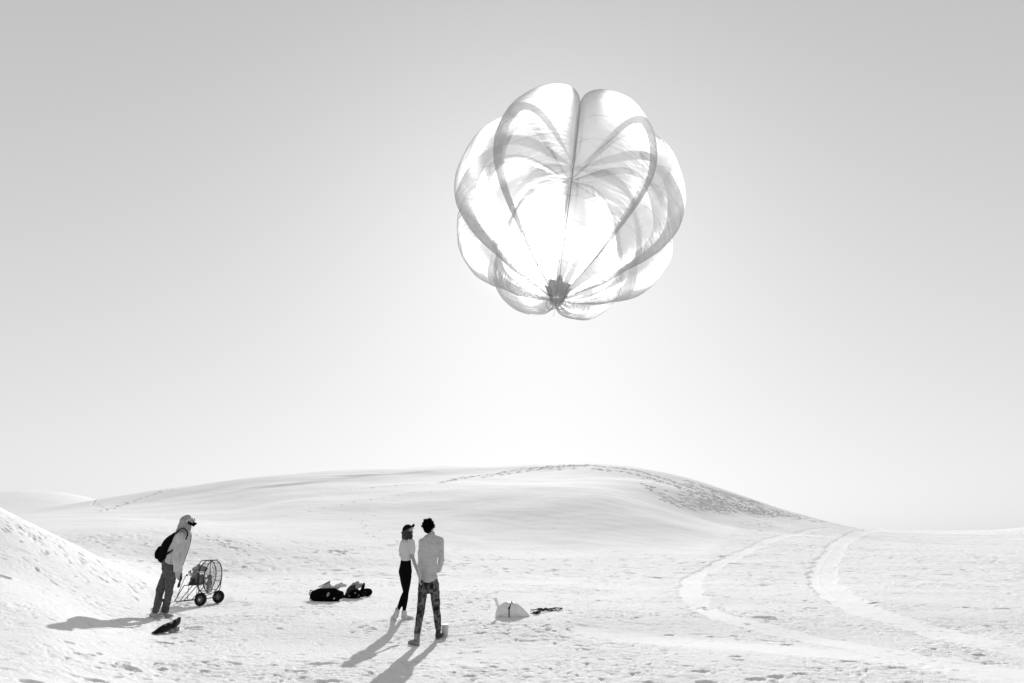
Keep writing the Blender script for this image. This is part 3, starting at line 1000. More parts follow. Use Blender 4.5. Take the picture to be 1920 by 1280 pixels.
# ------------------------------------------------------------------ man in the middle (seen from behind)
def build_man():
    fl = ground_at(781, 1210)      # left foot
    fr = ground_at(821, 1197)      # right foot
    Y0 = .5 * (fl[1] + fr[1])
    base = (fl + fr) / 2
    t0 = thing('person', 'person with dark curly hair, pale sweater and faded jeans, seen from behind', 'person', tuple(base))
    q = lambda px, py, dy=0.0: W(px, py, Y0 + dy)
    # joints
    pel = q(803.5, 1094); hl = q(793.5, 1097); hr = q(813.7, 1097)
    kl = q(788.5, 1147, -.06); kr_ = q(819, 1146, .16)
    al = fl + np.array([.015, .02, .10]); ar = fr + np.array([0, .02, .10])
    neck = q(808, 1003, .02); hc = q(805.5, 986.5, .03)
    shl = q(791.5, 1014.5, .03); shr = q(826, 1012, .05)
    el = q(787.8, 1049, -.04); wl = q(786.3, 1077, -.16)
    er = q(827.5, 1047, .05); wr = q(821.5, 1067, .22)
    fd = unit([.42, .8, .50]); up = unit([.0, -.45, .9])
    # body
    g = Geo()
    X = (1, 0, 0)
    g.tube([pel, q(803.5, 1070), q(804, 1045, .01), q(806, 1020, .02), q(807.5, 1009, .02)], [(.125, .09), (.115, .085), (.125, .095), (.145, .10), (.10, .07)], side=X, seg=18)
    g.tube([q(807.5, 1012, .01), neck, hc], [.055, .050, .05], side=X)
    P, s, f, u = head(g, hc, fd, up, .98)
    for h, k, a in ((hl, kl, al), (hr, kr_, ar)):
        g.tube([h, shifted(h, k, .5), k, shifted(k, a, .35), a], [.068, .060, .045, .045, .032], side=X)
    for sh, e, w in ((shl, el, wl), (shr, er, wr)):
        g.tube([sh, shifted(sh, e, .5), e, shifted(e, w, .4), w], [.045, .038, .033, .032, .022], side=X)
    for a, d in ((al, (-.45, .85, 0)), (ar, (.15, 1, 0))):
        g.tube([a, a - np.array([0, 0, .05]), a + unit(d) * .12 - np.array([0, 0, .07])], [.03, .033, .03], side=X)
    hand(g, wl, q(786.5, 1096, -.17) - wl, (1, .2, 0), (0, 1, 0), 1.0, .45)
    hand(g, wr, unit([-.5, .8, -.2]), (-.8, -.5, 0), (0, .3, 1), 1.0, .6)
    g.skin('body', M['skin'], t0, .0075, 3)
    eyes(P, .98, t0, s, f, u)
    # hair: mop of curls
    g = Geo()
    g.ball(P(0, -.030, .062), (.088, .098, .086), [s, f, u])
    g.ball(P(0, -.072, -.005), (.074, .055, .072), [s, f, u])
    r = random.Random(5)
    for k in range(330):
        v = unit([r.gauss(0, 1), r.gauss(-.45, .9), r.gauss(.5, .9)])
        if v[1] > .42 and v[2] < .62: continue
        if v[2] < -.5: continue
        p0 = P(v[0] * .082, v[1] * .09 - .03, v[2] * .086 + .05)
        w = s * v[0] + f * v[1] + u * v[2]
        c1 = unit(np.cross(w, [r.gauss(0, 1) for _ in range(3)])); c2 = np.cross(w, c1)
        l = r.uniform(.012, .032) + (.016 if r.random() < .15 else 0); cr_ = r.uniform(.008, .014)
        pts = [p0 + w * (l * i / 5) + (c1 * math.cos(i * 1.5) + c2 * math.sin(i * 1.5)) * cr_ for i in range(6)]
        g.tube(pts, [.008, .008, .007, .006, .005, .003], seg=5, sub=1)
    g.obj('hair', M['hair'], t0)
    # sweater
    g = Geo()
    g.tube([q(804, 1093, 0), q(803, 1079), q(803.5, 1060), q(804, 1040, .01), q(806, 1022, .02), q(807.5, 1010, .02)],
           [(.142, .108), (.140, .108), (.138, .106), (.148, .112), (.165, .115), (.125, .085)], side=X, seg=24)
    g.tube([shl + np.array([.05, 0, .02]), q(807.5, 1009, .01), shr - np.array([.05, 0, -.02])], [.058, .075, .058], side=(0, 0, 1))
    g.tube([q(807.5, 1011, .01), q(808.5, 1003, .03), q(809, 1000, .04)], [(.085, .075), (.068, .066), (.060, .060)], side=X, seg=16)
    g.tube([shl, shifted(shl, el, .5), el, shifted(el, wl, .5), wl + np.array([0, 0, .015])], [.060, .052, .046, .044, .040], side=X)
    g.tube([shr, shifted(shr, er, .5), er, shifted(er, wr, .5), wr], [.060, .052, .047, .044, .038], side=X)
    lo = q(804, 1087)[2]
    g.skin('sweater', M['sweater'], t0, .010, 5, wr=.016, wscale=(3, 3, 13), seed=3, wfun=lambda c: .5 + .9 * (c[:, 2] < lo + .35))
    # jeans
    g = Geo()
    g.tube([q(803.5, 1087), q(803.5, 1096), q(803.5, 1102)], [(.158, .108), (.168, .118), (.13, .09)], side=X, seg=20)
    al2 = fl + np.array([.0, .01, .19]); ar2 = fr + np.array([0, .01, .17])
    for h, k, a, w in ((hl, kl, al2, 1.0), (hr, kr_, ar2, .96)):
        g.tube([h + np.array([0, 0, .03]), shifted(h, k, .25), shifted(h, k, .6), k, shifted(k, a, .35), shifted(k, a, .75), a],
               [(.084, .090), (.080, .085), (.071, .074), (.063 * w, .066), (.062 * w, .066), (.054 * w, .056), (.049 * w, .051)], side=X)
    g.skin('jeans', M['jeans'], t0, .0095, 4, wr=.007, wscale=(9, 9, 16), seed=9)
    # belt loop line and pockets
    for px in (797, 811):
        c = q(px, 1098, -.118)
        Geo().box(c, (.045, .006, .05)).obj('back_pocket', M['jeans'], t0)
    # boots
    for (a, f0, d, m) in ((al, fl, (-.55, .75, 0), M['boot']), (ar, fr, (.1, 1, 0), M['boot_b'])):
        g = Geo()
        g.tube([f0 + np.array([.0, .01, .19]), f0 + np.array([0, .01, .10]), f0 + np.array([0, .01, .045])], [(.042, .046), (.042, .048), (.044, .05)], side=X)
        shoe(g, f0 - unit(d) * .045, d, .29, .050, .060)
        b_ = g.skin('boot', m, t0, .009, 4, wr=.006, wscale=(12, 12, 12))
        g = Geo()
        dd = unit(d); h0 = f0 - dd * .05
        g.tube([h0 + dd * .02 + np.array([0, 0, .012]), h0 + dd * .15 + np.array([0, 0, .012]), h0 + dd * .27 + np.array([0, 0, .012])], [(.044, .012), (.044, .012), (.04, .012)], side=np.cross(dd, [0, 0, 1]))
        g.obj('sole', M['sole_g'], b_)
    return fl, fr, q


FL, FR, MQ = build_man()


# ------------------------------------------------------------------ woman
def build_woman():
    fl = ground_at(739, 1161); fr = ground_at(757, 1161)
    Y0 = .5 * (fl[1] + fr[1])
    t0 = thing('person', 'person in black cap, pale tee, black leggings and white high-top shoes, left of the pair', 'person', tuple((fl + fr) / 2))
    q = lambda px, py, dy=0.0: W(px, py, Y0 + dy)
    X = (1, 0, 0); D = unit([.8, .5, 0])
    neck = q(764, 1006, .02); hc = q(765.5, 992.5, .03)
    fd = unit([.72, .45, .42]); up = unit([-.3, -.2, .9])
    pel = q(760.5, 1071); hl = q(757.5, 1078, .03); hr = q(763.5, 1078, -.03)
    kl = q(760.5, 1108, .05); kr_ = q(761, 1112, -.05)
    al = fl + np.array([.05, .0, .14]); ar = fr + np.array([0, .0, .14])
    shl = q(756, 1016, .10); shr = q(771.5, 1015, -.06)
    er = q(774.3, 1045, -.05); wr = q(783.0, 1071, -.10)
    el = q(751.5, 1040, .14); wl = q(764, 1046, .30)
    g = Geo()
    g.tube([pel, q(761, 1052), q(762, 1035), q(763.5, 1018), q(764, 1010)], [(.115, .10), (.09, .08), (.10, .08), (.11, .08), (.06, .05)], side=X, seg=16)
    g.tube([q(764, 1012), neck, hc], [.046, .042, .04], side=X)
    P, s, f, u = head(g, hc, fd, up, .92)
    for h, k, a in ((hl, kl, al), (hr, kr_, ar)):
        g.tube([h, shifted(h, k, .5), k, shifted(k, a, .35), a], [.072, .062, .042, .042, .028], side=X)
        g.tube([a, a - np.array([0, 0, .08])], [.028, .03], side=X)
    g.tube([shl, shifted(shl, el, .5), el, shifted(el, wl, .5), wl], [.040, .034, .029, .026, .019], side=X)
    g.tube([shr, shifted(shr, er, .5), er, shifted(er, wr, .5), wr], [.043, .040, .034, .031, .022], side=X)
    hand(g, wr, q(787, 1083, -.16) - wr, (.6, .6, 0), (0, .5, .6), .92, .6)
    hand(g, wl, (.7, .5, .1), (0, .3, -1), (0, 0, 1), .92, .5)
    g.skin('body', M['skin_m'], t0, .0075, 3)
    eyes(P, .92, t0, s, f, u)
    # wavy hair
    g = Geo(); r = random.Random(3)
    g.ball(P(0, -.05, .0), (.078, .06, .085), [s, f, u])
    dn = np.array([0, 0, -1.0])
    for k in range(70):
        a = r.uniform(-1.5, 1.5) + math.pi
        st_ = P(math.sin(a) * .078, math.cos(a) * .085 - .01, r.uniform(-.03, .045))
        l = r.uniform(.12, .21)
        back = (st_ - P(0, 0, 0)); back[2] = 0
        ph = r.uniform(0, 6)
        side = unit(np.cross(dn, unit(back + 1e-6)))
        pts = [st_ + dn * l * i / 6 + unit(back) * (.016 * math.sin(i * .6)) + side * .016 * math.sin(i * 1.6 + ph) + unit(back) * .012 * math.cos(i * 1.6 + ph) for i in range(7)]
        g.tube(pts, [.010, .014, .014, .014, .013, .011, .005], seg=6, sub=2)
    for k in range(14):   # lock blown to the front of the shoulder
        st_ = P(.05, .0 + r.uniform(-.03, .03), -.05)
        e = q(770 + r.uniform(-3, 3.5), 1006 + r.uniform(-3, 5), -.07)
        mid = shifted(st_, e, .5) + np.array([r.gauss(0, .012), r.gauss(0, .012), r.gauss(0, .012)])
        g.tube([st_, mid, e], [.012, .015, .008], seg=6, sub=4)
    g.obj('hair', M['hair_w'], t0)
    # cap
    g = Geo()
    V, Fc = [], []
    nu, nv = 28, 9
    for i in range(nv):
        ph = (math.pi / 2 + .12) * i / (nv - 1)
        for j in range(nu):
            w = 2 * math.pi * j / nu
            V.append(P(.086 * math.sin(ph) * math.cos(w), .106 * math.sin(ph) * math.sin(w) - .012, .035 + .082 * math.cos(ph)))
    Fc = [(i * nu + j, (i + 1) * nu + j, (i + 1) * nu + (j + 1) % nu, i * nu + (j + 1) % nu) for i in range(nv - 1) for j in range(nu)]
    g.add(V, Fc)
    crown = g.obj('cap', M['black'], t0)
    g = Geo(); V = []
    for i in range(7):
        fz = i / 6
        for j in range(15):
            a = -1 + 2 * j / 14
            w = .075 * math.sqrt(max(0, 1 - (fz * .55) ** 2)) * a
            V.append(P(w, .080 + .085 * fz * math.sqrt(1 - .45 * a * a), .040 + .022 * fz - .030 * a * a))
    n_ = len(V)
    V += [v - u * .006 for v in V]
    Fc = []
    for i in range(6):
        for j in range(14):
            k = i * 15 + j
            Fc += [(k, k + 1, k + 16, k + 15), (n_ + k, n_ + k + 15, n_ + k + 16, n_ + k + 1)]
    g.add(V, Fc); g.obj('brim', M['black'], crown)
    Geo().ball(P(0, -.012, .118), .009, None, 8, 6).obj('button', M['black'], crown)
    # tee
    g = Geo()
    g.tube([q(761, 1046), q(761.5, 1038), q(762.5, 1026), q(763.5, 1017), q(764, 1011.5)], [(.100, .088), (.108, .094), (.118, .10), (.120, .095), (.08, .06)], side=D, seg=20)
    g.tube([shl, q(764, 1012), shr], [.048, .055, .048], side=(0, 0, 1))
    g.tube([shl, shifted(shl, el, .35), shifted(shl, el, .65)], [.055, .058, .056], side=X)
    g.tube([shr, shifted(shr, er, .35), shifted(shr, er, .58)], [.055, .058, .058], side=X)
    g.skin('tee_shirt', M['tee'], t0, .009, 4, wr=.009, wscale=(9, 9, 4), seed=5)
    # leggings
    g = Geo()
    g.tube([q(761, 1051), q(760.5, 1060), q(760, 1071), q(760, 1080)], [(.100, .088), (.112, .10), (.128, .118), (.105, .10)], side=D, seg=20)
    for h, k, a in ((hl, kl, al), (hr, kr_, ar)):
        e = shifted(k, a, .86)
        g.tube([h, shifted(h, k, .4), shifted(h, k, .8), k, shifted(k, a, .35), e], [.086, .077, .060, .052, .052, .035], side=X)
    g.skin('leggings', M['leggings'], t0, .009, 4)
    # socks and high tops
    for f0, a, d in ((fl, al, (-.30, .95, 0)), (fr, ar, (.80, .60, 0))):
        g = Geo()
        g.tube([shifted(f0, a, 1.0) + np.array([0, 0, .05]), a - np.array([0, 0, .01])], [.034, .040], side=X)
        g.obj('sock', M['sock'], t0)
        d = unit(d)
        g = Geo()
        ht = f0 - (d * .04)
        g.tube([a + np.array([0, 0, .00]), shifted(a, ht + d * .05, .5), f0 + np.array([0, 0, .05])], [(.047, .047), (.048, .05), (.046, .052)], side=np.cross(d, [0, 0, 1]))
        shoe(g, ht, d, .24, .044, .052)
        b_ = g.skin('high_top_shoe', M['sneaker'], t0, .0085, 3, wr=.005, wscale=(14, 14, 14))
        g = Geo()
        g.tube([ht + d * .02 + np.array([0, 0, .012]), ht + d * .12 + np.array([0, 0, .012]), ht + d * .225 + np.array([0, 0, .012])], [(.043, .013), (.043, .013), (.04, .013)], side=np.cross(d, [0, 0, 1]))
        g.obj('sole', M['sole'], b_)


build_woman()


# ------------------------------------------------------------------ man leaning forward at the left
def build_leaner():
    fb = ground_at(289, 1158); ff = ground_at(307, 1156)
    Y0 = .5 * (fb[1] + ff[1])
    t0 = thing('person', 'person in pale hooded jacket and grey jeans leaning forward, bearded face raised to the sky', 'person', tuple((fb + ff) / 2))
    q = lambda px, py, dy=0.0: W(px, py, Y0 + dy)
    X = (1, 0, 0); Yv = (0, 1, 0)
    hc = q(354, 977, 0); fd = unit([.90, .05, .42]); up = unit([-.42, 0, .9])
    neck = q(348, 993)
    pel = q(318, 1062); hn = q(321, 1064, -.09); hf = q(319, 1064, .09)
    kb = q(303.5, 1102, -.08); kf = q(318, 1105, .08)
    kb, kf = q(300.5, 1106, .08), q(318, 1102, -.08)
    ab = fb + np.array([.02, 0, .10]); af = ff + np.array([.02, 0, .10])
    shn = q(336.5, 1006, -.17); shf = q(344, 1004, .17)
    en = q(329, 1042, -.20); wn = q(331.5, 1068, -.16)
    ef = q(340, 1040, .20); wf = q(337, 1070, .15)
    g = Geo()
    g.tube([pel, q(324, 1045), q(331, 1027), q(338, 1010), q(342, 1000)], [(.12, .10), (.12, .09), (.13, .10), (.15, .10), (.08, .06)], side=Yv, seg=18)
    g.tube([q(342, 1003), neck, hc], [.055, .052, .05], side=Yv)
    P, s, f, u = head(g, hc, fd, up, 1.0)
    for h, k, a in ((hf, kb, ab), (hn, kf, af)):
        g.tube([h, shifted(h, k, .5), k, shifted(k, a, .35), a], [.072, .062, .046, .046, .032], side=Yv)
        g.tube([a, a - np.array([0, 0, .06])], [.03, .03], side=X)
    for sh, e, w in ((shn, en, wn), (shf, ef, wf)):
        g.tube([sh, shifted(sh, e, .5), e, shifted(e, w, .4), w], [.045, .038, .033, .032, .022], side=Yv)
    hand(g, wn, unit([.12, .1, -1]), (.2, 1, 0), (1, 0, 0), 1.0, .35)
    hand(g, wf, unit([.1, 0, -1]), (0, -1, 0), (1, 0, 0), 1.0, .35)
    g.skin('body', M['skin'], t0, .0075, 3)
    eyes(P, 1.0, t0, s, f, u)
    # beard
    g = Geo()
    g.ball(P(0, .068, -.088), (.040, .036, .030), [s, f, u])
    g.ball(P(0, .100, -.092), (.028, .028, .020), [s, f, u])
    g.ball(P(0, .088, -.048), (.032, .013, .010), [s, f, u])
    for w in (-1, 1):
        g.tube([P(w * .066, .015, -.01), P(w * .062, .030, -.050), P(w * .035, .060, -.085)], [.013, .022, .024], seg=8)
    g.skin('beard', M['hair'], t0, .006, 2, wr=.010, wscale=(60, 60, 60))
    # sunglasses
    g = Geo()
    for w in (-1, 1):
        g.ring(P(w * .033, .100, .014), .023, .0035, f, 20, 6)
        g.tube([P(w * .056, .098, .018), P(w * .080, .05, .018), P(w * .084, -.01, .012)], .0035, seg=6)
    g.tube([P(-.012, .103, .018), P(.012, .103, .018)], .003, seg=6)
    gl = g.obj('sunglasses', M['glass_rim'], t0)
    for w in (-1, 1):
        Geo().disc(P(w * .033, .099, .014), .022, .002 , f, 16).obj('lens', M['lens'], gl)
    # hood / head cloth
    g = Geo()
    g.ball(P(0, -.045, .045), (.103, .105, .098), [s, f, u])
    g.ball(P(0, -.012, .070), (.088, .088, .068), [s, f, u])
    g.ball(P(0, -.085, .005), (.098, .085, .100), [s, f, u])
    g.tube([P(0, -.06, .0), q(342, 988), q(339, 1000)], [(.10, .095), (.105, .095), (.12, .08)], side=Yv, seg=18)
    g.tube([P(0, -.02, -.04), q(350, 991), q(349, 1000)], [(.082, .06), (.082, .055), (.085, .06)], side=Yv, seg=18)
    g.skin('hood', M['hood'], t0, .009, 3, wr=.020, wscale=(11, 11, 11), seed=12)
    # jacket
    g = Geo()
    g.tube([q(318.5, 1064, 0), q(323, 1048), q(330, 1030), q(337, 1014), q(341, 1004), q(344, 997)], [(.165, .125), (.155, .118), (.165, .125), (.180, .125), (.15, .11), (.09, .075)], side=Yv, seg=24)
    g.tube([q(327, 1064, 0), q(339, 1036), q(348.5, 1012), q(353, 1000)], [(.15, .10), (.14, .08), (.13, .07), (.08, .05)], side=Yv, seg=20)
    g.tube([shn, q(342, 1000), shf], [.07, .09, .07], side=(0, 0, 1))
    g.tube([shn + np.array([0, .02, 0]), shifted(shn, en, .5), en, shifted(en, wn, .6), wn], [(.088, .088), (.078, .076), (.066, .064), (.060, .058), (.050, .050)], side=Yv)
    g.tube([shf, shifted(shf, ef, .5), ef, shifted(ef, wf, .6), wf], [.080, .068, .060, .055, .048], side=Yv)
    jk = g.skin('jacket', M['jacket'], t0, .0105, 5, wr=.015, wscale=(7, 7, 8), seed=22)
    # open zip edge
    Geo().tube([q(359, 1003, -.02), q(356.5, 1018, -.04), q(352, 1033, -.04), q(347, 1047, -.04), q(343, 1058, -.04)], [(.006, .009)] * 5, side=X, seg=6).obj('zip', mat('zip_dark', .05), jk)
    # jeans
    g = Geo()
    g.tube([q(316.5, 1054), q(317.5, 1063), q(318.5, 1073)], [(.150, .108), (.155, .13), (.13, .12)], side=Yv, seg=20)
    for h, k, a in ((hf, kb, ab), (hn, kf, af)):
        b2 = a + np.array([-.01, 0, .03])
        g.tube([h, shifted(h, k, .35), shifted(h, k, .7), k, shifted(k, a, .4), b2], [(.095, .108), (.092, .105), (.08, .09), (.072, .078), (.066, .072), (.060, .066)], side=Yv)
    g.skin('jeans', M['jeans2'], t0, .010, 4, wr=.012, wscale=(9, 9, 15), seed=31)
    for f0, a in ((fb, ab), (ff, af)):
        g = Geo()
        d = unit([.95, -.25, 0]); ht = f0 - d * .10
        g.tube([f0 + np.array([-.02, 0, .11]), f0 + np.array([-.02, 0, .05])], [(.04, .05), (.045, .05)], side=Yv)
        shoe(g, ht, d, .31, .048, .056)
        b_ = g.skin('shoe', M['shoe_l'], t0, .009, 3, wr=.006, wscale=(12, 12, 12))
        g = Geo()
        g.tube([ht + d * .02 + np.array([0, 0, .012]), ht + d * .15 + np.array([0, 0, .012]), ht + d * .29 + np.array([0, 0, .012])], [(.047, .013), (.047, .013), (.043, .013)], side=np.cross(d, [0, 0, 1]))
        g.obj('sole', M['sole'], b_)
    # glove hanging from the far pocket
    tg_ = thing('work_glove', 'small dark glove dangling at the thigh of the leaning person', 'glove', tuple(q(338, 1078, -.02)))
    g = Geo()
    g.tube([q(339, 1075, -.02), q(339.5, 1083, -.02), q(337, 1090, -.02), q(335.5, 1096, -.02)], [(.012, .01), (.026, .012), (.02, .012), (.030, .015)], side=X)
    for k in range(4):
        o = (k - 1.5) * 1.4
        g.tube([q(335.5 + o * .5, 1095, -.02), q(334.5 + o, 1101 - abs(o), -.02)], [.010, .008], side=X, seg=8)
    g.skin('shell', M['dark_fabric'], tg_, .006, 1)
    # backpack
    bp_ = thing('backpack', 'black backpack worn on the back of the leaning person', 'backpack', tuple(q(310, 1040)))
    g = Geo()
    g.tube([q(330, 1001, 0), q(322, 1010, 0), q(314, 1024, 0), q(309, 1038, 0), q(307, 1044, 0)], [(.10, .045), (.14, .085), (.16, .115), (.165, .115), (.14, .10)], side=Yv, seg=22)
    g.skin('bag_body', M['black'], bp_, .010, 3, wr=.008, wscale=(8, 8, 8))
    g = Geo()
    g.tube([q(301, 1026, -.03), q(297.5, 1036, -.03), q(297, 1043, -.03)], [(.10, .035), (.12, .05), (.11, .04)], side=Yv, seg=16)
    g.skin('front_pocket', M['black'], bp_, .009, 2, wr=.012, wscale=(12, 12, 12))
    for w in (-1, 1):
        g = Geo()
        o = .175 * w
        g.tube([q(329, 999, o * .8), q(337, 991.5, o * .75), q(345, 989.5, o * .7), q(350.5, 995, o * .8), q(351.8, 1001, o * .95), q(348.5, 1010, o * 1.2)], [(.022, .008)] * 6, side=Yv, seg=8)
        g.obj('shoulder_strap', M['black'], bp_)
    Geo().tube([q(314, 1037, -.12), q(319, 1033, -.19), q(324, 1030.5, -.225)], [(.03, .02), (.024, .014), (.012, .01)], side=Yv, seg=8).obj('hip_strap', M['black'], bp_)
    Geo().tube([q(298, 1045, -.04), q(299, 1051, -.04), q(303, 1053.5, -.04), q(308, 1052.5, -.06)], .005, seg=5, sub=5).obj('loose_cord', M['shoe_l'], bp_)


build_leaner()


# ------------------------------------------------------------------ engine fan on wheels
def build_fan():
    wn = ground_at(374.5, 1136)
    A = unit([.16, .987, 0]); Nn = unit([.987, -.16, 0]); Bk = -Nn; z = np.array([0, 0, 1.0])
    # local frame: origin midway between the wheels on the ground
    WB = .66
    o = wn + A * WB / 2
    zg = .5 * (gz(*wn[:2]) + gz(*(wn + A * WB)[:2])); o[2] = zg
    q = lambda b, a, h: o + Bk * b + A * a + z * h
    t0 = thing('inflator_fan', 'caged engine driven inflation fan standing on two black wheels', 'fan', tuple(o))
    rw = .135
    for sgn in (-1, 1):
        c = q(0, sgn * WB / 2, rw)
        wh = thing('wheel', None, None, (0, 0, 0)); wh.parent = t0
        wh.location = Vector(c - o)
        Geo().ring(c, rw - .035, .035, A, 36, 10, 1.15).obj('tyre', M['tyre'], wh)
        g = Geo()
        g.disc(c - A * .018, .098, .036, A, 28)
        g.obj('rim', M['rim'], wh, False)
        g = Geo()
        g.disc(c - A * .045, .022, .09, A, 14)
        g.obj('hub', M['light_metal'], wh, False)
    Geo().tube([q(0, -WB / 2, rw), q(0, WB / 2, rw)], .012, seg=8).obj('axle', M['frame_steel'], t0)
    # cage
    Cc = q(.05, 0, .57); R1 = .34
    front = Cc + Nn * .07; back = Cc - Nn * .07
    Geo().ring(front, R1, .011, Nn, 56, 6).obj('cage_hoop', M['frame_black'], t0)
    Geo().ring(back, R1, .011, Nn, 56, 6).obj('cage_hoop', M['frame_black'], t0)
    for face, off in ((front, Nn * .035), (back, -Nn * .02)):
        gw = Geo()
        for k, rr in enumerate(np.linspace(.045, R1 - .03, 9)):
            gw.ring(face + off * (1 - (rr / R1) ** 2), rr, .0032, Nn, 40, 4)
        for k in range(16):
            a = math.pi * 2 * k / 16
            d = A * math.cos(a) + z * math.sin(a)
            gw.tube([face + off + d * .04, face + off * .75 + d * .2, face + d * R1], .0034, seg=4, sub=1)
        gw.obj('cage_grille', M['wire'], t0)
    for k in range(10):
        a = math.pi * 2 * (k + .5) / 10
        d = A * math.cos(a) + z * math.sin(a)
        Geo().tube([front + d * R1, back + d * R1], .006, seg=5, sub=1).obj('cage_spacer', M['frame_black'], t0)
    Geo().tube([front + z * 0 + A * .02, front + A * R1], .008, seg=5, sub=1).obj('cage_brace', M['frame_steel'], t0)
    # thin shroud net
    # propeller
    g = Geo()
    for sgn in (1, -1):
        V, Fc = [], []
        nseg = 9
        bd = unit(z * 1.0 * sgn - A * .12 * sgn)
        cd = np.cross(Nn, bd)
        for i in range(nseg):
            r = .03 + .30 * i / (nseg - 1)
            wd = .030 + .040 * math.sin(min(1, i / 5) * math.pi / 2) - (.02 if i == nseg - 1 else 0)
            tw = math.radians(55 - 35 * i / (nseg - 1))
            ch = cd * math.cos(tw) + Nn * math.sin(tw); th_ = np.cross(ch, bd)
            for a, b in ((-1, 0), (-.3, .010), (1, .0), (-.3, -.004)):
                V.append(Cc + bd * r + ch * wd * a + th_ * b)
        for i in range(nseg - 1):
            for k in range(4):
                Fc.append((i * 4 + k, i * 4 + (k + 1) % 4, (i + 1) * 4 + (k + 1) % 4, (i + 1) * 4 + k))
        Fc += [(3, 2, 1, 0), tuple((nseg - 1) * 4 + k for k in range(4))]
        gb = Geo().add(V, Fc); gb.obj('propeller_blade', M['blade'], t0)
    Geo().disc(Cc - Nn * .05, .035, .09, Nn, 16).obj('propeller_hub', M['engine_d'], t0)
    # carrying bow over the cage
    Geo().tube([q(.12, -.30, .58), q(.14, -.30, .80), q(.13, -.27, .895), q(.10, -.16, .915), q(.03, .1, .915), q(.0, .14, .915)], .010, seg=6, sub=6).obj('carry_bow', M['frame_steel'], t0)
    Geo().tube([q(.12, -.30, .60), q(.10, -.31, .40), q(.04, -.31, .16)], .010, seg=6, sub=4).obj('cage_upright', M['frame_black'], t0)
    Geo().tube([q(-.03, .33, .56), q(-.03, .31, .36), q(.0, .30, .16)], .010, seg=6, sub=4).obj('cage_upright', M['frame_steel'], t0)
    # rear frame
    for sgn in (-1, 1):
        a = sgn * .16
        Geo().tube([q(.0, a * 1.6, rw), q(.76, a * .6, .055)], .010, seg=6, sub=2).obj('bottom_rail', M['frame_steel'], t0)
        Geo().tube([q(.76, a * .6, .055), q(.55, a, .36), q(.48, a, .40), q(.15, a, .41)], .010, seg=6, sub=4).obj('side_rail', M['frame_steel'], t0)
        Geo().tube([q(.50, a * .9, .095), q(.22, a, .40)], .009, seg=6, sub=1).obj('diagonal_strut', M['frame_steel'], t0)
        Geo().tube([q(.42, a * .95, .10), q(.42, a, .40)], .006, seg=6, sub=1).obj('upright_strut', M['frame_steel'], t0)
    Geo().tube([q(.73, -.10, .09), q(.56, -.12, .56), q(.53, -.11, .60)], .007, seg=6, sub=2).obj('throttle_bar', M['frame_steel'], t0)
    Geo().ball(q(.525, -.11, .605), .022, None, 10, 8).obj('throttle_knob', M['engine_d'], t0)
    Geo().tube([q(.76, -.10, .055), q(.78, 0, .03), q(.76, .10, .055)], .012, seg=6, sub=4).obj('skid', M['frame_steel'], t0)
    Geo().tube([q(.0, -.2, .16), q(.04, -.05, .20), q(.02, .1, .20), q(.0, .2, .15)], .009, seg=6, sub=3).obj('cross_bar', M['frame_steel'], t0)
    # engine
    ax = [Bk, A, z]
    eg = thing('engine', None, None, (0, 0, 0)); eg.parent = t0
    Geo().box(q(.30, 0, .425), (.15, .15, .014), ax).obj('engine_mount', M['frame_black'], t0, False)
    g = Geo()
    g.box(q(.30, 0, .52), (.10, .10, .08), ax, .85)
    g.disc(q(.20, 0, .54), .085, .05, Bk, 20)
    g.disc(q(.38, 0, .54), .09, .05, Bk, 20, .075)
    g.skin('crankcase', M['engine'], eg, .010, 2, wr=.006, wscale=(20, 20, 20))
    for k in range(6):
        g = Geo(); g.box(q(.29, -.10 - .018 * k, .57 + .010 * k), (.070 - .002 * k, .005, .062), ax)
        g.obj('cooling_fin', M['engine'], eg, False)
    g = Geo(); g.tube([q(.20, .02, .73), q(.30, .0, .745), q(.42, -.01, .72)], [(.09, .06), (.11, .072), (.08, .055)], side=A, seg=16)
    g.skin('fuel_tank', M['tank'], eg, .009, 3, wr=.003, wscale=(9, 9, 9))
    Geo().disc(q(.34, -.02, .80), .028, .025, z, 16).obj('fuel_cap', M['engine_d'], eg, False)
    g = Geo(); g.tube([q(.40, -.12, .60), q(.44, -.15, .64), q(.46, -.14, .68)], [.030, .034, .02], seg=10)
    g.obj('air_filter', M['light_metal'], eg)
    Geo().ring(q(.43, -.14, .675), .030, .008, unit(A * -.7 + Bk * .7), 20, 8).obj('pulley', M['engine_d'], eg)
    Geo().tube([q(.16, -.13, .56), q(.25, -.16, .555), q(.34, -.165, .55)], .014, seg=8, sub=3).obj('exhaust_pipe', M['frame_black'], eg)
    g = Geo(); g.tube([q(.36, -.14, .50), q(.40, -.15, .45)], [.035, .03], seg=12); g.obj('muffler', M['engine_d'], eg)
    Geo().disc(q(.45, .0, .52), .08, .03, Bk, 24, .06).obj('starter_cover', M['tank'], eg, False)
    Geo().tube([q(.34, -.16, .62), q(.30, -.17, .52), q(.33, -.16, .44), q(.45, -.1, .43)], .006, seg=6, sub=4).obj('fuel_hose', M['engine_d'], eg)
    Geo().tube([q(.1, 0, .545), q(.22, 0, .545)], .018, seg=10).obj('drive_shaft', M['frame_steel'], t0)


build_fan()


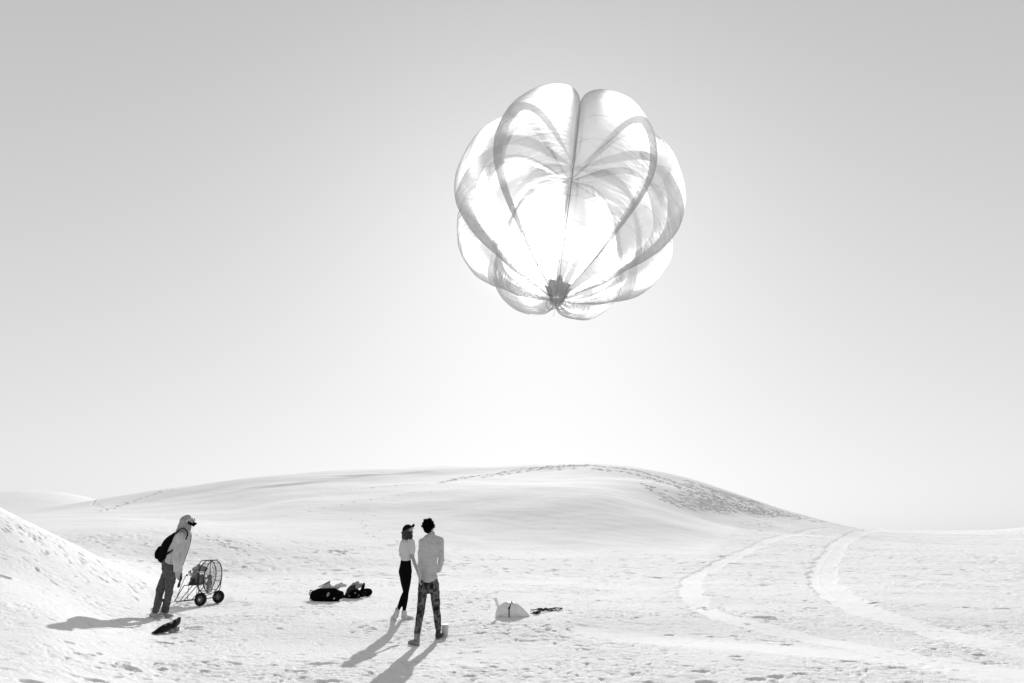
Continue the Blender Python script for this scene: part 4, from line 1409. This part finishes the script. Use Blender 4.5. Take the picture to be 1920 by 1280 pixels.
# ------------------------------------------------------------------ pile of bags
def build_bags():
    c0 = ground_at(613, 1127); Y0 = c0[1] + .13
    q = lambda px, py, dy=0.0: W(px, py, Y0 + dy)
    X = (1, 0, 0)

    def sit(px, py):   # ground contact
        return ground_at(px, py)
    # duffel bag
    t0 = thing('duffel_bag', 'long black duffel bag lying open on the sand', 'bag', tuple(c0))
    gzz = c0[2]
    g = Geo()
    A0, A1 = q(589, 1115), q(638, 1115)
    g.tube([A0, shifted(A0, A1, .2), shifted(A0, A1, .5), shifted(A0, A1, .8), A1], [(.10, .115), (.145, .150), (.150, .150), (.145, .145), (.09, .10)], side=(0, 1, 0), seg=20)
    g.box(shifted(A0, A1, .5) + np.array([0, 0, -.03]), (.27, .13, .11))
    g.skin('bag_body', M['duffel'], t0, .012, 4, wr=.014, wscale=(6, 9, 9), seed=2)
    for px in (603, 627):
        Geo().tube([q(px - 4, 1124, -.165), q(px - 3, 1112, -.175), q(px, 1105, -.13), q(px + 4, 1112, -.175), q(px + 5, 1124, -.165)], [(.014, .005)] * 5, side=X, seg=6).obj('handle', M['duffel'], t0)
    Geo().ball(q(615, 1113.5, -.158), (.030, .008, .055), [unit([.9, 0, -.4]), [0, 1, 0], unit([.4, 0, .9])], 12, 8).obj('pale_tag', M['tank'], t0)
    Geo().box(q(626.5, 1121, -.158), (.020, .004, .016), [unit([.8, 0, .6]), [0, 1, 0], unit([-.6, 0, .8])]).obj('pale_tag', M['board'], t0, False)
    for k, (dx, dz) in enumerate(((0, 0), (2, 4), (-1, 9), (1, 13))):
        Geo().ring(q(583 + dx, 1121 - dz, -.06), .035, .009, unit([.8, -.5, .2 * k]), 16, 6).obj('strap_loop', M['duffel'], t0)
    # board leaning in the bag
    t1 = thing('white_board', 'pale triangular flap with dark edge sticking up from the duffel bag', 'board', tuple(q(610, 1103)))
    a, b, c, d = q(596, 1104, 0), q(617.5, 1088.5, .05), q(623.5, 1104, .02), q(610, 1107, .0)
    n = np.array([0, .012, 0])
    Geo().add([a, b, c, d, a + n, b + n, c + n, d + n], [(0, 1, 2, 3), (7, 6, 5, 4), (0, 4, 5, 1), (1, 5, 6, 2), (2, 6, 7, 3), (3, 7, 4, 0)]).obj('panel', M['board'], t1, False)
    Geo().tube([q(597.5, 1099.5, -.01), q(607, 1094.6, .01), q(618.5, 1088.8, .04)], [(.006, .012), (.007, .012), (.014, .016)], side=(0, 1, 0), seg=6).obj('dark_edge', M['board_e'], t1)
    # pale cloth in the bag
    g = Geo()
    g.tube([q(624, 1103, .04), q(630, 1100, .04), q(638, 1097, .05), q(645, 1096.5, .06)], [(.05, .04), (.06, .05), (.06, .06), (.04, .05)], side=(0, 1, 0), seg=14)
    o = g.skin('folded_cloth', M['pale_cloth'], None, .012, 3, wr=.045, wscale=(16, 16, 22), seed=7)
    tag(o, 'pale crumpled cloth spilling over the right end of the duffel bag', 'cloth')
    # rucksack heap at the right
    c1 = sit(668, 1119)
    q_ = q
    Yh = ground_at(670, 1121)[1] + .08
    q = lambda px, py, dy=0.0: W(px, py, Yh + dy)
    t2 = thing('rucksack', 'dark grey rucksack heaped between duffel bag and round black pouch', 'backpack', tuple(c1))
    g = Geo()
    g.tube([q(650, 1113, .05), q(657, 1105, .06), q(664, 1099, .06), q(668, 1105, .06)], [(.07, .05), (.12, .09), (.10, .08), (.06, .05)], side=(0, 1, 0), seg=16)
    g.skin('bag_body', M['dark_fabric'], t2, .012, 3, wr=.012, wscale=(9, 9, 9), seed=4)
    g = Geo()
    g.tube([q(646, 1121, -.02), q(655, 1117, 0), q(665, 1114, 0), q(676, 1112, .02), q(683, 1113, .02)], [(.05, .05), (.09, .06), (.13, .085), (.12, .08), (.08, .06)], side=(0, 1, 0), seg=16)
    g.skin('harness', M['duffel'], t2, .011, 2, wr=.035, wscale=(12, 12, 12), seed=6)
    for k in range(9):
        r = random.Random(k)
        px, py = r.uniform(650, 680), r.uniform(1106, 1117)
        Geo().tube([q(px, py, -.11), q(px + r.uniform(2, 6), py - r.uniform(2, 6), -.14), q(px + r.uniform(6, 12), py + r.uniform(-2, 3), -.10)], [(.014, .005)] * 3, side=(0, 1, .3), seg=6).obj('strap', M['duffel'], t2)
    for px, py in ((655, 1116), (666, 1110.5), (672, 1115)):
        Geo().box(q(px, py, -.125), (.022, .004, .014), [unit([.8, 0, .6]), [0, 1, 0], unit([-.6, 0, .8])]).obj('buckle', M['tank'], t2, False)
    Geo().tube([q(678, 1107, .02), q(681, 1100, .02), q(682.5, 1093, .03)], [(.045, .03), (.036, .03), (.026, .02)], side=X, seg=10).obj('upright_flap', M['duffel'], t2)
    # grey cloth on the rucksack
    g = Geo()
    g.tube([q(665, 1096, .04), q(670, 1094.5, .04), q(677, 1096.5, .04)], [(.07, .055), (.08, .06), (.05, .045)], side=(0, 1, 0), seg=14)
    g.tube([q(670, 1096, .0), q(671, 1101, -.04)], [.05, .03])
    o = g.skin('crumpled_cloth', mat('grey_cloth', .30, .95, .05, .15, 12), None, .010, 2, wr=.04, wscale=(20, 20, 20), seed=8)
    tag(o, 'small grey crumpled cloth on top of the dark rucksack', 'cloth')
    # round pouch
    Yp = ground_at(688, 1117.5)[1] + .07
    q = lambda px, py, dy=0.0: W(px, py, Yp + dy)
    t3 = thing('round_pouch', 'round black pouch at the right end of the bag heap', 'pouch', tuple(sit(690, 1116)))
    c = q(688.5, 1109, .02)
    ax_ = unit([.85, -.5, .0])
    g = Geo(); g.tube([c - ax_ * .06, c + ax_ * .05], [.085, .088], side=(0, 0, 1), seg=20)
    g.skin('pouch_body', M['duffel'], t3, .009, 3, wr=.008, wscale=(9, 9, 9))
    Geo().ring(c + ax_ * .085, .066, .008, ax_, 24, 6).obj('piping', M['dark_fabric'], t3)


build_bags()


# ------------------------------------------------------------------ sand sack with strap, coil of rope
def build_sack():
    c = ground_at(962, 1157); Y0 = c[1] + .14
    q = lambda px, py, dy=0.0: W(px, py, Y0 + dy)
    t0 = thing('sand_sack', 'shiny white sack tied with a black strap lying on the sand', 'sack', tuple(c))
    g = Geo()
    g.tube([q(934, 1152), q(939, 1147), q(949, 1143.5), q(960, 1143), q(972, 1146), q(983, 1150.5), q(992, 1154)],
           [(.07, .05), (.13, .105), (.17, .150), (.18, .155), (.15, .115), (.09, .060), (.025, .02)], side=(0, 1, 0), seg=22)
    g.skin('sack_body', M['sack'], t0, .010, 4, wr=.012, wscale=(9, 9, 4), seed=3)
    g = Geo()
    g.tube([q(936, 1142), q(933, 1134), q(931, 1128), q(928.5, 1121)], [(.03, .03), (.022, .018), (.028, .014), (.036, .012)], side=(1, 0, 0), seg=10)
    g.skin('twisted_neck', M['sack'], t0, .008, 1, wr=.012, wscale=(25, 25, 14))
    # pinch strap
    pts = []
    ctr = q(956, 1143)
    for k in range(25):
        a = 2 * math.pi * k / 24
        pts.append(ctr + np.array([.045 * max(0, math.sin(a)) ** 2 - .015, math.cos(a) * .183, math.sin(a) * .153 - .004]))
    Geo().tube(pts, [(.010, .006)] * 25, side=(1, 0, 0), seg=6, sub=2, cap=False).obj('strap', M['rope'], t0)
    Geo().ball(q(954.6, 1138.5, -.165), (.03, .012, .014), [unit([.7, 0, .6]), [0, 1, 0], unit([-.6, 0, .7])], 10, 8).obj('buckle', M['rope'], t0)
    g = Geo(); g.tube([q(959, 1130, -.03), q(961, 1129, -.05), q(964, 1132.5, -.09)], [.010, .012, .008], seg=6); g.obj('knot', M['rope'], t0)
    Geo().tube([q(959, 1130, -.03), q(958.4, 1125, -.03)], .004, seg=5).obj('loose_end', M['rope'], t0)
    # tangle of rope
    p0 = ground_at(1024, 1146)
    r = random.Random(4)
    g = Geo()
    base = [(996, 1145), (1003, 1144.5), (1010, 1143), (1013, 1147), (1006, 1152), (998, 1150.5), (1006, 1149), (1014, 1144), (1020, 1145.5), (1024, 1142.5), (1031, 1144), (1038, 1141.5), (1047, 1142.5), (1054, 1143), (1046, 1145.5), (1037, 1144), (1030, 1142)]
    for rep in range(3):
        pts = []
        for i, (px, py) in enumerate(base):
            h = ground_at(px + r.gauss(0, 1.2), py + r.gauss(0, .8))
            pts.append(h + np.array([0, 0, .02 + .015 * r.random()]))
        n0 = (0, 0, 5)[rep]; n1 = (17, 12, 17)[rep]
        g.tube(pts[n0:n1], [(.008, .007)] * (n1 - n0), side=(0, 0, 1), seg=6, sub=5)
    for px, py in ((1012, 1144), (1016, 1147), (1005, 1151), (1024, 1145)):
        h = ground_at(px, py) + np.array([0, 0, .03])
        g.tube([h, h + np.array([.05, .02, .01]), h + np.array([.02, -.03, .02]), h + np.array([-.04, .0, .01])], .009, seg=6, sub=4)
    o = g.obj('rope', M['rope'], None)
    tag(o, 'tangled black rope lying on the sand right of the white sack', 'rope')


build_sack()


# ------------------------------------------------------------------ shoes, bucket
def build_small():
    def black_shoe(px0, py0, px1, py1, label, m, sc=1.0, lift=.0):
        a = ground_at(px0, py0); b_ = ground_at(px1, py1)
        d = unit([b_[0] - a[0], b_[1] - a[1], 0])
        L_ = np.linalg.norm(b_ - a)
        t0 = thing('shoe', label, 'shoe', tuple(a), 'pair of shoes left on the sand')
        z = np.array([0, 0, 1.0]); s = np.cross(d, z)
        zz = np.array([0, 0, min(a[2], b_[2])])
        q = lambda f, h, o=0: np.array([a[0], a[1], a[2] * (1 - f) + b_[2] * f]) + d * L_ * f + z * h + s * o
        g = Geo()
        g.tube([q(.04, .022), q(.22, .045), q(.45, .085), q(.68, .115), q(.84, .130), q(.95, .150), q(1.0, .19)],
               [(.036, .022), (.052, .040), (.052, .056), (.048, .064), (.044, .066), (.038, .055), (.034, .03)], side=s, seg=16)
        g.skin('upper', m, t0, .007, 3, wr=.006, wscale=(20, 20, 20))
        g = Geo()
        g.tube([q(.0, .012), q(.2, .015), q(.42, .035), q(.62, .060), q(.9, .068)], [(.032, .008), (.046, .008), (.040, .008), (.034, .008), (.036, .008)], side=s, seg=12)
        g.obj('sole', M['sole_g'], t0)
        g = Geo()
        g.box(q(.90, .030), (.040, .032, .034), [d, s, z], .95)
        g.obj('heel', M['sole_g'], t0, False)
    black_shoe(286, 1188.5, 325, 1187, 'black leather shoe nearest the camera on the sand', M['leather'])
    black_shoe(303, 1186.5, 333, 1181.5, 'dark shoe with pale grey heel half hidden behind the nearer black shoe', M['boot_b'])
    # bucket
    c = ground_at(834, 1190.5) ; 
    t0 = thing('bucket', 'small white plastic tub behind the right foot of the person in faded jeans', 'bucket', tuple(c))
    z = np.array([0, 0, 1.0])
    g = Geo()
    H, R0, R1 = .165, .052, .060
    V = []; nn = 32
    prof = [(0.0, .003), (R0, 0.003), (R1, H), (R1 + .004, H), (R1 + .004, H + .006), (R1 - .003, H + .006), (R0 - .003, .01), (0.0, .01)]
    for r_, h_ in prof:
        for j in range(nn):
            w = 2 * math.pi * j / nn
            V.append(c + np.array([r_ * math.cos(w), r_ * math.sin(w), h_]))
    g.add(V, [(i * nn + j, i * nn + (j + 1) % nn, (i + 1) * nn + (j + 1) % nn, (i + 1) * nn + j) for i in range(len(prof) - 1) for j in range(nn)])
    g.obj('tub_wall', M['white_plastic'], t0)
    Geo().disc(c + z * (H + .004), R1 + .003, .006, z, 32).obj('lid', M['white_plastic'], t0, False)


build_small()
